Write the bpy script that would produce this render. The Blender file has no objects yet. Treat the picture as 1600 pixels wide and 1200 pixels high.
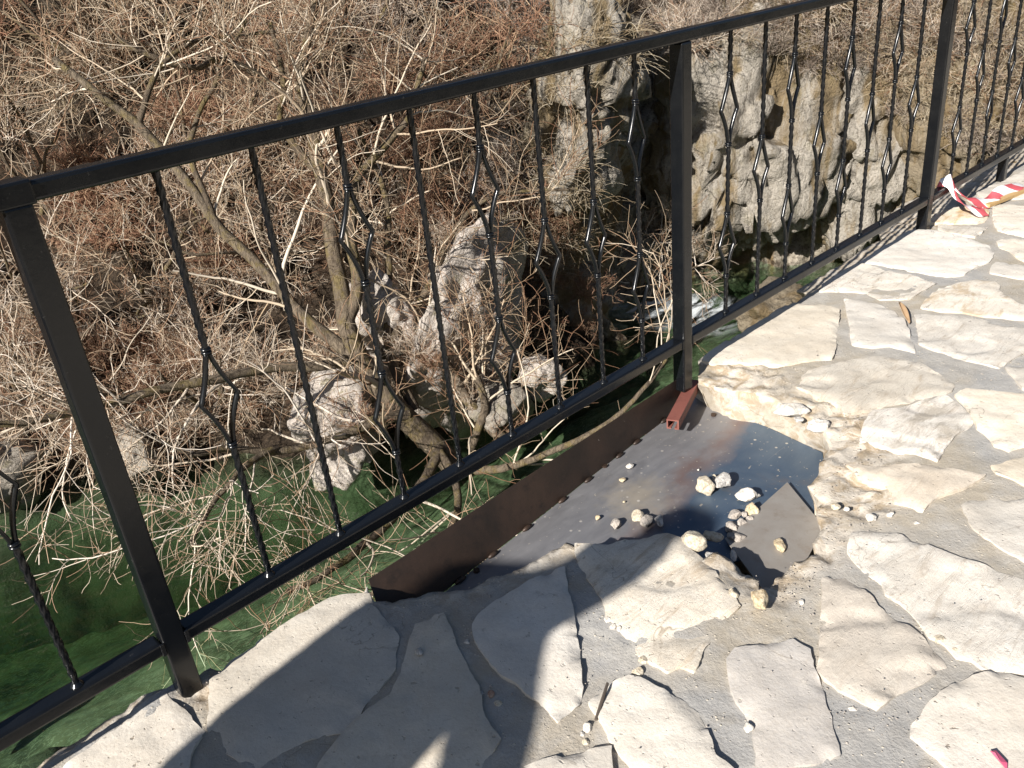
import bpy, bmesh, math, random
import numpy as np
from mathutils import Vector, Matrix, noise
from mathutils.geometry import delaunay_2d_cdt

# ------------------------------------------------------------------ camera, world, sun, exposure
scene = bpy.context.scene
col = scene.collection
cam_data = bpy.data.cameras.new('camera')
cam = bpy.data.objects.new('camera', cam_data)
col.objects.link(cam)
CAM_POS = Vector((-0.3417, -1.4242, 1.2395))
# rows: image right, image down, view direction (world axes)
CR = [[0.716322, -0.691178, -0.095732], [-0.37788, -0.26898, -0.885898], [0.586592, 0.670763, -0.453895]]
right, down, fwd = Vector(CR[0]), Vector(CR[1]), Vector(CR[2])
m = Matrix((right, -down, -fwd)).transposed().to_4x4()
m.translation = CAM_POS
cam.matrix_world = m
cam_data.sensor_width = 36.0
cam_data.lens = 1357.85 / 1600.0 * 36.0
cam_data.clip_start = 0.05
cam_data.clip_end = 400.0
scene.camera = cam

SUN_ELEV, SUN_TRAVEL = math.radians(30.0), math.radians(8.5)      # light travels along +x, a little to +y
world = bpy.data.worlds.new('World')
scene.world = world
world.use_nodes = True
wn = world.node_tree.nodes
wl = world.node_tree.links
for n_ in list(wn):
    wn.remove(n_)
sky = wn.new('ShaderNodeTexSky')
sky.sky_type = 'NISHITA'
sky.sun_disc = False
sky.sun_elevation = SUN_ELEV
trav = Vector((math.cos(SUN_ELEV) * math.cos(SUN_TRAVEL), math.cos(SUN_ELEV) * math.sin(SUN_TRAVEL), -math.sin(SUN_ELEV)))
to_sun = -trav
sky.sun_rotation = math.atan2(to_sun.x, to_sun.y)
bg = wn.new('ShaderNodeBackground')
bg.inputs['Strength'].default_value = 0.038
wo = wn.new('ShaderNodeOutputWorld')
sky.ozone_density = 2.0
wl.new(sky.outputs['Color'], bg.inputs['Color'])
wl.new(bg.outputs['Background'], wo.inputs['Surface'])
sun_data = bpy.data.lights.new('sun', 'SUN')
sun_data.energy = 4.6
sun_data.angle = math.radians(0.53)
sun_data.color = (1.0, 0.955, 0.89)
sun = bpy.data.objects.new('sun', sun_data)
col.objects.link(sun)
sun.rotation_euler = trav.to_track_quat('-Z', 'Y').to_euler()
sun.location = (-8, -3, 8)
scene.view_settings.view_transform = 'Standard'
scene.view_settings.look = 'None'
scene.view_settings.gamma = 1.0
scene.view_settings.exposure = 1.1
scene.cycles.use_denoising = True
scene.cycles.caustics_reflective = False
scene.cycles.caustics_refractive = False
scene.cycles.max_bounces = 6
scene.cycles.transparent_max_bounces = 12
scene.cycles.sample_clamp_indirect = 4.0

rng = np.random.default_rng(7)
random.seed(7)
WATER_Z = -5.0

# ------------------------------------------------------------------ helpers
def nz(p, s=1.0, o=4, h=0.9, l=2.1):
    return noise.fractal(Vector((p[0] * s, p[1] * s, p[2] * s)), h, l, o)

def link(name, mesh, mat=None, parent=None, smooth=True):
    ob = bpy.data.objects.new(name, mesh)
    col.objects.link(ob)
    if mat is not None:
        for m_ in (mat if isinstance(mat, (list, tuple)) else [mat]):
            mesh.materials.append(m_)
    if parent is not None:
        ob.parent = parent
    if smooth:
        mesh.polygons.foreach_set('use_smooth', [True] * len(mesh.polygons))
    return ob

def mesh_np(name, verts, quads=None, tris=None):
    me = bpy.data.meshes.new(name)
    verts = np.asarray(verts, dtype=np.float32)
    q = np.zeros((0, 4), np.int32) if quads is None else np.asarray(quads, np.int32)
    t = np.zeros((0, 3), np.int32) if tris is None else np.asarray(tris, np.int32)
    me.vertices.add(len(verts))
    me.vertices.foreach_set('co', verts.ravel())
    me.loops.add(q.size + t.size)
    me.loops.foreach_set('vertex_index', np.concatenate([q.ravel(), t.ravel()]))
    me.polygons.add(len(q) + len(t))
    st = np.concatenate([np.arange(len(q)) * 4, q.size + np.arange(len(t)) * 3]).astype(np.int32)
    me.polygons.foreach_set('loop_start', st)
    me.update(calc_edges=True)
    me.validate()
    return me

def mesh_py(name, verts, faces):
    me = bpy.data.meshes.new(name)
    me.from_pydata([tuple(v) for v in verts], [], [tuple(f) for f in faces])
    me.update()
    return me

def tag(o, label=None, cat=None, group=None, kind=None):
    if label: o['label'] = label
    if cat: o['category'] = cat
    if group: o['group'] = group
    if kind: o['kind'] = kind
    return o

def empty(name, loc=(0, 0, 0), rz=0.0):
    o = bpy.data.objects.new(name, None)
    col.objects.link(o)
    o.location = loc
    o.rotation_euler = (0, 0, rz)
    o.empty_display_size = 0.1
    return o

class MB:
    """collects simple solids and builds them as one mesh object"""
    def __init__(s):
        s.v, s.f = [], []
    def add(s, v, f):
        b = len(s.v)
        s.v += [tuple(p) for p in v]
        s.f += [tuple(i + b for i in q) for q in f]
    def box(s, x0, x1, y0, y1, z0, z1, b=0.0):
        if b <= 0:
            v = [(x, y, z) for z in (z0, z1) for y in (y0, y1) for x in (x0, x1)]
            s.add(v, [(0, 2, 3, 1), (4, 5, 7, 6), (0, 1, 5, 4), (2, 6, 7, 3), (0, 4, 6, 2), (1, 3, 7, 5)])
            return
        bm = bmesh.new()
        bmesh.ops.create_cube(bm, size=1.0)
        for v in bm.verts:
            v.co = Vector((x0 + (v.co.x + .5) * (x1 - x0), y0 + (v.co.y + .5) * (y1 - y0), z0 + (v.co.z + .5) * (z1 - z0)))
        bmesh.ops.bevel(bm, geom=bm.edges[:], offset=b, segments=3, affect='EDGES', profile=0.5)
        bm.verts.index_update()
        s.add([v.co.copy() for v in bm.verts], [[v.index for v in f.verts] for f in bm.faces])
        bm.free()
    def sweep(s, pts, rings, cap=True):
        """rings: list of lists of points, all of one length"""
        n = len(rings[0])
        v = [p for r in rings for p in r]
        f = []
        for k in range(len(rings) - 1):
            for i in range(n):
                j = (i + 1) % n
                f.append((k * n + i, k * n + j, (k + 1) * n + j, (k + 1) * n + i))
        if cap:
            f.append(tuple(range(n - 1, -1, -1)))
            f.append(tuple((len(rings) - 1) * n + i for i in range(n)))
        s.add(v, f)
    def tube(s, pts, rad, n=8):
        pts = [Vector(p) for p in pts]
        rings = []
        for k, p in enumerate(pts):
            d = (pts[min(k + 1, len(pts) - 1)] - pts[max(k - 1, 0)]).normalized()
            u = d.cross(Vector((0.13, 0.31, 0.94)))
            if u.length < 1e-3: u = d.cross(Vector((1, 0, 0)))
            u.normalize()
            w = d.cross(u)
            r = rad[k] if hasattr(rad, '__len__') else rad
            rings.append([p + (u * math.cos(2 * math.pi * i / n) + w * math.sin(2 * math.pi * i / n)) * r for i in range(n)])
        s.sweep(pts, rings)
    def build(s, name, mat, parent=None, smooth=False):
        return link(name, mesh_py(name, s.v, s.f), mat, parent, smooth)

# ------------------------------------------------------------------ node materials
def new_mat(name):
    m_ = bpy.data.materials.new(name)
    m_.use_nodes = True
    nt = m_.node_tree
    for n_ in list(nt.nodes): nt.nodes.remove(n_)
    out = nt.nodes.new('ShaderNodeOutputMaterial')
    bs = nt.nodes.new('ShaderNodeBsdfPrincipled')
    nt.links.new(bs.outputs[0], out.inputs['Surface'])
    return m_, nt, bs, out

class N:
    def __init__(s, nt):
        s.nt = nt
        s.tc = nt.nodes.new('ShaderNodeTexCoord')
        s.obj = s.tc.outputs['Object']
    def lk(s, a, b): s.nt.links.new(a, b)
    def node(s, t, **kw):
        n_ = s.nt.nodes.new(t)
        for k, v in kw.items(): setattr(n_, k, v)
        return n_
    def mapping(s, scale=(1, 1, 1), rot=(0, 0, 0), loc=(0, 0, 0), src=None):
        n_ = s.node('ShaderNodeMapping')
        n_.inputs['Scale'].default_value = scale
        n_.inputs['Rotation'].default_value = rot
        n_.inputs['Location'].default_value = loc
        s.lk(src or s.obj, n_.inputs['Vector'])
        return n_.outputs[0]
    def noise(s, scale, detail=6, rough=0.6, vec=None, dist=0.0):
        n_ = s.node('ShaderNodeTexNoise')
        n_.inputs['Scale'].default_value = scale
        n_.inputs['Detail'].default_value = detail
        n_.inputs['Roughness'].default_value = rough
        n_.inputs['Distortion'].default_value = dist
        s.lk(vec or s.obj, n_.inputs['Vector'])
        return n_.outputs['Fac']
    def voro(s, scale, vec=None, feature='F1', rnd=1.0):
        n_ = s.node('ShaderNodeTexVoronoi', feature=feature)
        n_.inputs['Scale'].default_value = scale
        n_.inputs['Randomness'].default_value = rnd
        s.lk(vec or s.obj, n_.inputs['Vector'])
        return n_.outputs['Distance']
    def ramp(s, fac, stops, interp='LINEAR'):
        n_ = s.node('ShaderNodeValToRGB')
        cr = n_.color_ramp
        cr.interpolation = interp
        while len(cr.elements) < len(stops): cr.elements.new(0.5)
        for e, (p, c) in zip(cr.elements, stops):
            e.position = p
            e.color = (c, c, c, 1) if not hasattr(c, '__len__') else (*c, 1)
        s.lk(fac, n_.inputs[0])
        return n_.outputs[0]
    def mix(s, fac, a, b, mode='MIX'):
        n_ = s.node('ShaderNodeMix', data_type='RGBA', blend_type=mode)
        for sock, v in ((n_.inputs['Factor'], fac), (n_.inputs[6], a), (n_.inputs[7], b)):
            if hasattr(v, 'links') or hasattr(v, 'is_output'): s.lk(v, sock)
            elif hasattr(v, '__len__'): sock.default_value = (*v, 1)
            else: sock.default_value = v
        return n_.outputs[2]
    def math(s, op, a, b=0.0, clamp=False):
        n_ = s.node('ShaderNodeMath', operation=op, use_clamp=clamp)
        for sock, v in ((n_.inputs[0], a), (n_.inputs[1], b)):
            if hasattr(v, 'is_output'): s.lk(v, sock)
            else: sock.default_value = v
        return n_.outputs[0]
    def bump(s, h, strength, dist, normal=None):
        n_ = s.node('ShaderNodeBump')
        n_.inputs['Strength'].default_value = strength
        n_.inputs['Distance'].default_value = dist
        s.lk(h, n_.inputs['Height'])
        if normal: s.lk(normal, n_.inputs['Normal'])
        return n_.outputs[0]
    def rnd(s):
        return s.node('ShaderNodeObjectInfo').outputs['Random']
    def attr(s, name):
        n_ = s.node('ShaderNodeAttribute')
        n_.attribute_name = name
        return n_.outputs['Fac']
    def sep(s, vec=None):
        n_ = s.node('ShaderNodeSeparateXYZ')
        s.lk(vec or s.obj, n_.inputs[0])
        return n_.outputs

def stone_mat(name, c1, c2, c3, layered=0.0, pits=0.3, stain=None, ang=0.6):
    m_, nt, bs, out = new_mat(name)
    n = N(nt)
    r = n.rnd()
    off = n.node('ShaderNodeVectorMath', operation='ADD')
    comb = n.node('ShaderNodeCombineXYZ')
    n.lk(n.math('MULTIPLY', r, 37.0), comb.inputs[0]); n.lk(n.math('MULTIPLY', r, 91.0), comb.inputs[2])
    n.lk(n.obj, off.inputs[0]); n.lk(comb.outputs[0], off.inputs[1])
    v = off.outputs[0]
    big = n.noise(3.2, 5, .6, v, .4)
    mid = n.noise(14, 8, .65, v)
    fine = n.noise(120, 5, .7, v)
    c = n.mix(n.ramp(big, [(.3, 0.), (.7, 1.)]), c1, c2)
    c = n.mix(n.ramp(mid, [(.42, 0.), (.68, .8)]), c, c3)
    # pale limey scuffs and dark specks
    c = n.mix(n.ramp(n.noise(28, 6, .7, v), [(.6, 0.), (.72, .45)]), c, (.74, .69, .60))
    sp = n.ramp(n.noise(75, 3, .5, v), [(.66, 0.), (.73, 1.)])
    c = n.mix(n.math('MULTIPLY', sp, pits), c, (.16, .12, .085))
    lay = None
    if layered > 0:
        mp = n.mapping((7, 38, 20), (0, 0, ang), src=v)
        lay = n.noise(1.0, 7, .72, mp, .9)
        c = n.mix(n.math('MULTIPLY', n.ramp(lay, [(.52, 0.), (.66, 1.)]), layered), c, (.36, .28, .20))
    if stain:
        mp = n.mapping((6, 14, 6), (0, 0, ang), src=v)
        s_ = n.noise(1.0, 8, .7, mp, .5)
        c = n.mix(n.ramp(s_, [(.50, 0.), (.60, .85)]), c, stain)
    c = n.mix(n.ramp(fine, [(.32, .25), (.5, 0.)]), c, (.36, .30, .23))
    crk = n.math('ABSOLUTE', n.math('SUBTRACT', n.noise(4.5, 4, .5, v, 1.2), .5))
    cm = n.math('MULTIPLY', n.ramp(crk, [(.0, 1.), (.006, 0.)]), n.ramp(big, [(.52, 0.), (.6, .7)]))
    c = n.mix(cm, c, (.20, .16, .12))
    c = n.mix(n.ramp(n.noise(1.6, 4, .6, v), [(.40, .28), (.58, 0.)]), c, (.44, .39, .32))
    hs = n.node('ShaderNodeHueSaturation')
    n.lk(n.math('ADD', n.math('MULTIPLY', r, .22), .87), hs.inputs['Value'])
    n.lk(n.math('ADD', n.math('MULTIPLY', n.math('FRACT', n.math('MULTIPLY', r, 7.3)), .6), .75), hs.inputs['Saturation'])
    n.lk(c, hs.inputs['Color']); c = hs.outputs[0]
    n.lk(c, bs.inputs['Base Color'])
    bs.inputs['Roughness'].default_value = .88
    bs.inputs['Specular IOR Level'].default_value = .25
    h = n.math('ADD', n.math('MULTIPLY', mid, .8), n.math('MULTIPLY', fine, .28))
    if lay is not None: h = n.math('ADD', h, n.math('MULTIPLY', lay, 1.2 * layered + .3))
    h = n.math('SUBTRACT', h, n.math('MULTIPLY', sp, .25))
    n.lk(n.bump(h, .7, .006), bs.inputs['Normal'])
    return m_

M = {}
M['plain'] = stone_mat('stone_plain', (.59, .54, .465), (.66, .615, .545), (.56, .50, .42), pits=.35)
M['warm'] = stone_mat('stone_warm', (.58, .50, .41), (.62, .56, .47), (.54, .455, .36), layered=.3, pits=.35, ang=.9)
M['pink'] = stone_mat('stone_pinkish', (.49, .455, .415), (.54, .505, .465), (.47, .43, .385), pits=.3)
M['pitted'] = stone_mat('stone_pitted', (.60, .55, .475), (.67, .62, .55), (.56, .50, .425), pits=.8)
M['layered'] = stone_mat('stone_layered', (.61, .56, .485), (.68, .635, .565), (.57, .51, .43), layered=.55, pits=.4, ang=-.5)
M['streaked'] = stone_mat('stone_streaked', (.62, .565, .48), (.66, .61, .535), (.57, .50, .415), layered=.8, pits=.3, stain=(.36, .30, .22), ang=-.95)
M['stained'] = stone_mat('stone_stained', (.62, .57, .485), (.66, .61, .53), (.57, .50, .41), layered=.3, pits=.3, stain=(.43, .325, .205), ang=-.7)

def mortar_mat():
    m_, nt, bs, out = new_mat('mortar')
    n = N(nt)
    big = n.noise(1.7, 5, .6, dist=.5)
    mid = n.noise(11, 8, .7)
    fine = n.noise(140, 4, .7)
    c = n.mix(n.ramp(big, [(.42, 0.), (.58, 1.)]), (.325, .315, .30), (.37, .325, .26))
    c = n.mix(n.ramp(mid, [(.45, 0.), (.7, .8)]), c, (.42, .40, .37))
    rub = n.attr('rubble')
    rc = n.mix(n.ramp(n.noise(17, 7, .7, dist=.8), [(.42, 0.), (.56, 1.)]), (.35, .275, .19), (.57, .51, .43))
    c = n.mix(n.math('MULTIPLY', rub, n.ramp(n.noise(8, 5, .6), [(.25, .4), (.5, 1.)]), True), c, rc)
    crk = n.math('ABSOLUTE', n.math('SUBTRACT', n.noise(5.5, 3, .5, dist=.3), .5))
    cm = n.math('MULTIPLY', n.ramp(crk, [(.0, .7), (.004, 0.)]), n.ramp(n.noise(1.7, 3, .5), [(.54, 0.), (.62, .8)]))
    c = n.mix(cm, c, (.16, .135, .105))
    c = n.mix(n.ramp(n.noise(6.5, 6, .7, dist=.7), [(.58, 0.), (.66, .55)]), c, (.47, .445, .40))
    c = n.mix(n.ramp(n.noise(3.3, 6, .65, dist=.4), [(.56, 0.), (.66, .6)]), c, (.30, .26, .20))
    peb = n.voro(95)
    pm = n.ramp(peb, [(.16, 1.), (.26, 0.)])
    pm = n.math('MULTIPLY', pm, n.ramp(n.noise(30, 2, .5), [(.52, 0.), (.6, .8)]))
    c = n.mix(pm, c, (.60, .53, .42))
    c = n.mix(n.ramp(fine, [(.30, .25), (.46, 0.)]), c, (.24, .205, .165))
    n.lk(c, bs.inputs['Base Color'])
    bs.inputs['Roughness'].default_value = .95
    bs.inputs['Specular IOR Level'].default_value = .15
    h = n.math('ADD', n.math('MULTIPLY', mid, 1.0), n.math('MULTIPLY', fine, .5))
    h = n.math('SUBTRACT', n.math('ADD', h, n.math('MULTIPLY', pm, .5)), n.math('MULTIPLY', cm, .25))
    n.lk(n.bump(h, .7, .006), bs.inputs['Normal'])
    return m_
M['mortar'] = mortar_mat()

def rock_mat(name, a, b, dark, stain=None, scale=1.0, moss=0.0):
    m_, nt, bs, out = new_mat(name)
    n = N(nt)
    big = n.noise(1.1 * scale, 6, .6, dist=.6)
    mid = n.noise(5 * scale, 9, .7, dist=.3)
    fine = n.noise(34 * scale, 8, .7)
    c = n.mix(n.ramp(mid, [(.35, 0.), (.65, 1.)]), a, b)
    c = n.mix(n.ramp(fine, [(.36, .7), (.50, 0.)]), c, dark)
    if stain:
        z = n.mapping((1.7 * scale, 1.7 * scale, .3 * scale))
        c = n.mix(n.ramp(n.noise(1.0, 6, .65, z, .4), [(.47, 0.), (.56, .9)]), c, stain)
    c = n.mix(n.ramp(big, [(.55, 0.), (.7, .6)]), c, dark)
    if moss:
        c = n.mix(n.math('MULTIPLY', n.ramp(n.noise(3.3 * scale, 6, .7), [(.55, 0.), (.64, 1.)]), moss), c, (.17, .15, .05))
    n.lk(c, bs.inputs['Base Color'])
    bs.inputs['Roughness'].default_value = .92
    bs.inputs['Specular IOR Level'].default_value = .2
    crk = n.math('ABSOLUTE', n.math('SUBTRACT', n.noise(1.0, 4, .5, n.mapping((1.0 * scale, 1.0 * scale, .6 * scale)), .3), .5))
    c = n.mix(n.math('MULTIPLY', n.ramp(crk, [(.0, .8), (.010, 0.)]), n.ramp(big, [(.45, 0.), (.55, 1.)])), c, tuple(x * .5 for x in dark))
    n.lk(c, bs.inputs['Base Color'])
    h = n.math('ADD', n.math('MULTIPLY', mid, 1.2), n.math('MULTIPLY', fine, .35))
    h = n.math('ADD', h, n.math('MULTIPLY', n.ramp(crk, [(0., 0.), (.015, 1.)]), .12))
    n.lk(n.bump(h, 1.0, .10 / scale), bs.inputs['Normal'])
    return m_
M['rock_pale'] = rock_mat('rock_pale', (.47, .415, .37), (.56, .505, .45), (.24, .20, .16), scale=1.6, moss=.6)
M['rock_grey'] = rock_mat('rock_grey', (.28, .25, .21), (.40, .36, .305), (.12, .10, .08), scale=1.3, moss=.4)
M['rock_cliff'] = rock_mat('rock_cliff', (.31, .28, .235), (.44, .40, .345), (.13, .108, .085), stain=(.20, .145, .075), scale=.8, moss=.2)
M['rock_brown'] = rock_mat('rock_brown', (.22, .18, .125), (.30, .25, .18), (.10, .075, .05), stain=(.16, .115, .06), scale=1.3, moss=.2)
M['rock_wet'] = rock_mat('rock_algae', (.07, .08, .05), (.13, .135, .09), (.03, .032, .02), scale=1.6)

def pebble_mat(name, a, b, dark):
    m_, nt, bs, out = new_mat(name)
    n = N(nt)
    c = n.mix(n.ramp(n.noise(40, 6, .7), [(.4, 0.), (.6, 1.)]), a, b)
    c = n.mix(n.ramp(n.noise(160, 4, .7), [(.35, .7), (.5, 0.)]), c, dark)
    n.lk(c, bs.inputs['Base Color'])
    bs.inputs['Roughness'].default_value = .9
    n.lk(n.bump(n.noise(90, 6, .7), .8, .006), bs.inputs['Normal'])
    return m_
PB = {
 'tan': pebble_mat('pebble_tan', (.50, .43, .32), (.60, .53, .42), (.27, .20, .13)),
 'ochre': pebble_mat('pebble_ochre', (.46, .36, .22), (.58, .49, .35), (.24, .15, .075)),
 'grey': pebble_mat('pebble_grey', (.38, .36, .33), (.55, .52, .48), (.15, .14, .13)),
 'white': pebble_mat('pebble_white', (.58, .54, .48), (.66, .62, .56), (.36, .31, .25)),
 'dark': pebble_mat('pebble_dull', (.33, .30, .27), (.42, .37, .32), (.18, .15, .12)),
 'red': pebble_mat('pebble_reddish', (.42, .24, .16), (.46, .31, .22), (.22, .12, .08)),
}

def paint_mat():
    m_, nt, bs, out = new_mat('black_paint')
    n = N(nt)
    d = n.noise(9, 6, .7)
    c = n.mix(n.ramp(d, [(.45, 0.), (.75, .5)]), (.0045, .0052, .0065), (.010, .0105, .011))
    c = n.mix(n.ramp(n.noise(70, 4, .7), [(.66, 0.), (.72, .5)]), c, (.05, .048, .045))
    n.lk(c, bs.inputs['Base Color'])
    n.lk(n.ramp(d, [(.3, .17), (.7, .30)]), bs.inputs['Roughness'])
    bs.inputs['Specular IOR Level'].default_value = .45
    n.lk(n.bump(n.noise(45, 3, .5), .12, .003), bs.inputs['Normal'])
    return m_
M['paint'] = paint_mat()

def steel_mat():
    m_, nt, bs, out = new_mat('mill_scale_steel')
    n = N(nt)
    xyz = n.sep()
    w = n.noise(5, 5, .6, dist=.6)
    # sky reflection and heat tint painted into the colour beyond a wavering line
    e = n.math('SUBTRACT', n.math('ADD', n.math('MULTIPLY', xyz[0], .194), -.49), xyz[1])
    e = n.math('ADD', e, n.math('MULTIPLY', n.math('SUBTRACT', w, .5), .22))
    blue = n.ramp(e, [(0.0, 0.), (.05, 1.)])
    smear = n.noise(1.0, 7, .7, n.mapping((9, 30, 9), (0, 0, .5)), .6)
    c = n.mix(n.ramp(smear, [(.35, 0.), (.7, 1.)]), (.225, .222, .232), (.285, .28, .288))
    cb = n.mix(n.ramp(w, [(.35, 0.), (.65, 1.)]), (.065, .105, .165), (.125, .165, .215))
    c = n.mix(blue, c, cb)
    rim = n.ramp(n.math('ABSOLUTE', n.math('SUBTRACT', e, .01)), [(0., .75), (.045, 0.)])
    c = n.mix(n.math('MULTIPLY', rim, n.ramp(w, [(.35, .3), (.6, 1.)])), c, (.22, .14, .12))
    # a patch of tan mortar dust
    dx = n.math('SUBTRACT', xyz[0], 1.14); dy = n.math('SUBTRACT', xyz[1], -.185)
    dd = n.math('SQRT', n.math('ADD', n.math('MULTIPLY', dx, dx), n.math('MULTIPLY', dy, dy)))
    dust = n.ramp(n.math('ADD', dd, n.math('MULTIPLY', n.math('SUBTRACT', n.noise(14, 6, .7), .5), .22)), [(.03, .7), (.12, 0.)])
    c = n.mix(dust, c, (.36, .31, .24))
    c = n.mix(n.ramp(n.noise(85, 2, .5), [(.69, 0.), (.73, .9)]), c, (.46, .42, .36))
    c = n.mix(n.ramp(n.noise(24, 5, .7), [(.66, 0.), (.74, .5)]), c, (.14, .11, .09))
    n.lk(c, bs.inputs['Base Color'])
    bs.inputs['Metallic'].default_value = .5
    scr = n.noise(1.0, 3, .5, n.mapping((4, 160, 20), (0, 0, -.35)), .2)
    c = n.mix(n.ramp(scr, [(.70, 0.), (.74, .22)]), c, (.42, .41, .40))
    spl = n.voro(34)
    c = n.mix(n.math('MULTIPLY', n.ramp(spl, [(.10, 1.), (.17, 0.)]), n.ramp(n.noise(7, 3, .6), [(.54, 0.), (.60, .9)])), c, (.60, .56, .50))
    c = n.mix(n.ramp(n.noise(3.1, 7, .7, dist=.8), [(.62, 0.), (.70, .3)]), c, (.20, .16, .13))
    n.lk(c, bs.inputs['Base Color'])
    n.lk(n.math('ADD', n.ramp(smear, [(.3, .38), (.7, .56)]), n.math('MULTIPLY', dust, .3)), bs.inputs['Roughness'])
    n.lk(n.bump(n.math('ADD', n.noise(3.5, 3, .5), n.math('MULTIPLY', n.ramp(spl, [(.10, 1.), (.17, 0.)]), .02)), .18, .05), bs.inputs['Normal'])
    return m_
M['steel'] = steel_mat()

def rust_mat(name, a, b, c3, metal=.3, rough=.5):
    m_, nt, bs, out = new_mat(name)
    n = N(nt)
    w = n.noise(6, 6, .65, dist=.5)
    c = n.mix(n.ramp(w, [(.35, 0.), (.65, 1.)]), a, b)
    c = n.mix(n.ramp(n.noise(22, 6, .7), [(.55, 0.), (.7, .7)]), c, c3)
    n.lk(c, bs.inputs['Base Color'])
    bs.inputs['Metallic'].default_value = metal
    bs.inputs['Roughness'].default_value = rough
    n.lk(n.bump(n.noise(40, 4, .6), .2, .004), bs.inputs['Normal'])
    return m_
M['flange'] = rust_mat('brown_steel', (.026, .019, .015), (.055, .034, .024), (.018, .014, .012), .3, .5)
M['brownplate'] = rust_mat('brown_plate_steel', (.27, .24, .21), (.32, .30, .275), (.23, .19, .155), .3, .5)
M['redoxide'] = rust_mat('red_oxide_paint', (.17, .058, .045), (.22, .08, .06), (.12, .045, .035), 0., .6)

def simple(name, c, rough=.7, sc=30, var=.25, bump=.2):
    m_, nt, bs, out = new_mat(name)
    n = N(nt)
    c2 = tuple(x * (1 - var) for x in c)
    n.lk(n.mix(n.noise(sc, 5, .65), c2, c), bs.inputs['Base Color'])
    bs.inputs['Roughness'].default_value = rough
    n.lk(n.bump(n.noise(sc * 2, 4, .6), bump, .003), bs.inputs['Normal'])
    return m_
M['wood'] = simple('raw_wood', (.52, .34, .15), .7, 25)
M['stick'] = simple('dark_stick', (.09, .07, .055), .8, 60)
M['leaf'] = simple('dry_leaf', (.42, .28, .16), .8, 60)
M['white_plastic'] = simple('shoe_white', (.75, .75, .76), .5, 60, .1)
M['sole_dark'] = simple('shoe_sole', (.03, .03, .05), .7, 60)
M['pinkscrap'] = simple('pink_scrap', (.65, .12, .22), .5, 60)

def tape_mat():
    m_, nt, bs, out = new_mat('barrier_tape_plastic')
    n = N(nt)
    uv = n.tc.outputs['UV']
    x = n.sep(uv)
    f = n.math('FRACT', n.math('ADD', n.math('MULTIPLY', x[0], 1.0), n.math('MULTIPLY', x[1], .35)))
    c = n.mix(n.math('GREATER_THAN', f, .5), (.80, .79, .79), (.62, .11, .13))
    n.lk(c, bs.inputs['Base Color'])
    bs.inputs['Roughness'].default_value = .35
    return m_
M['tape'] = tape_mat()

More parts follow.
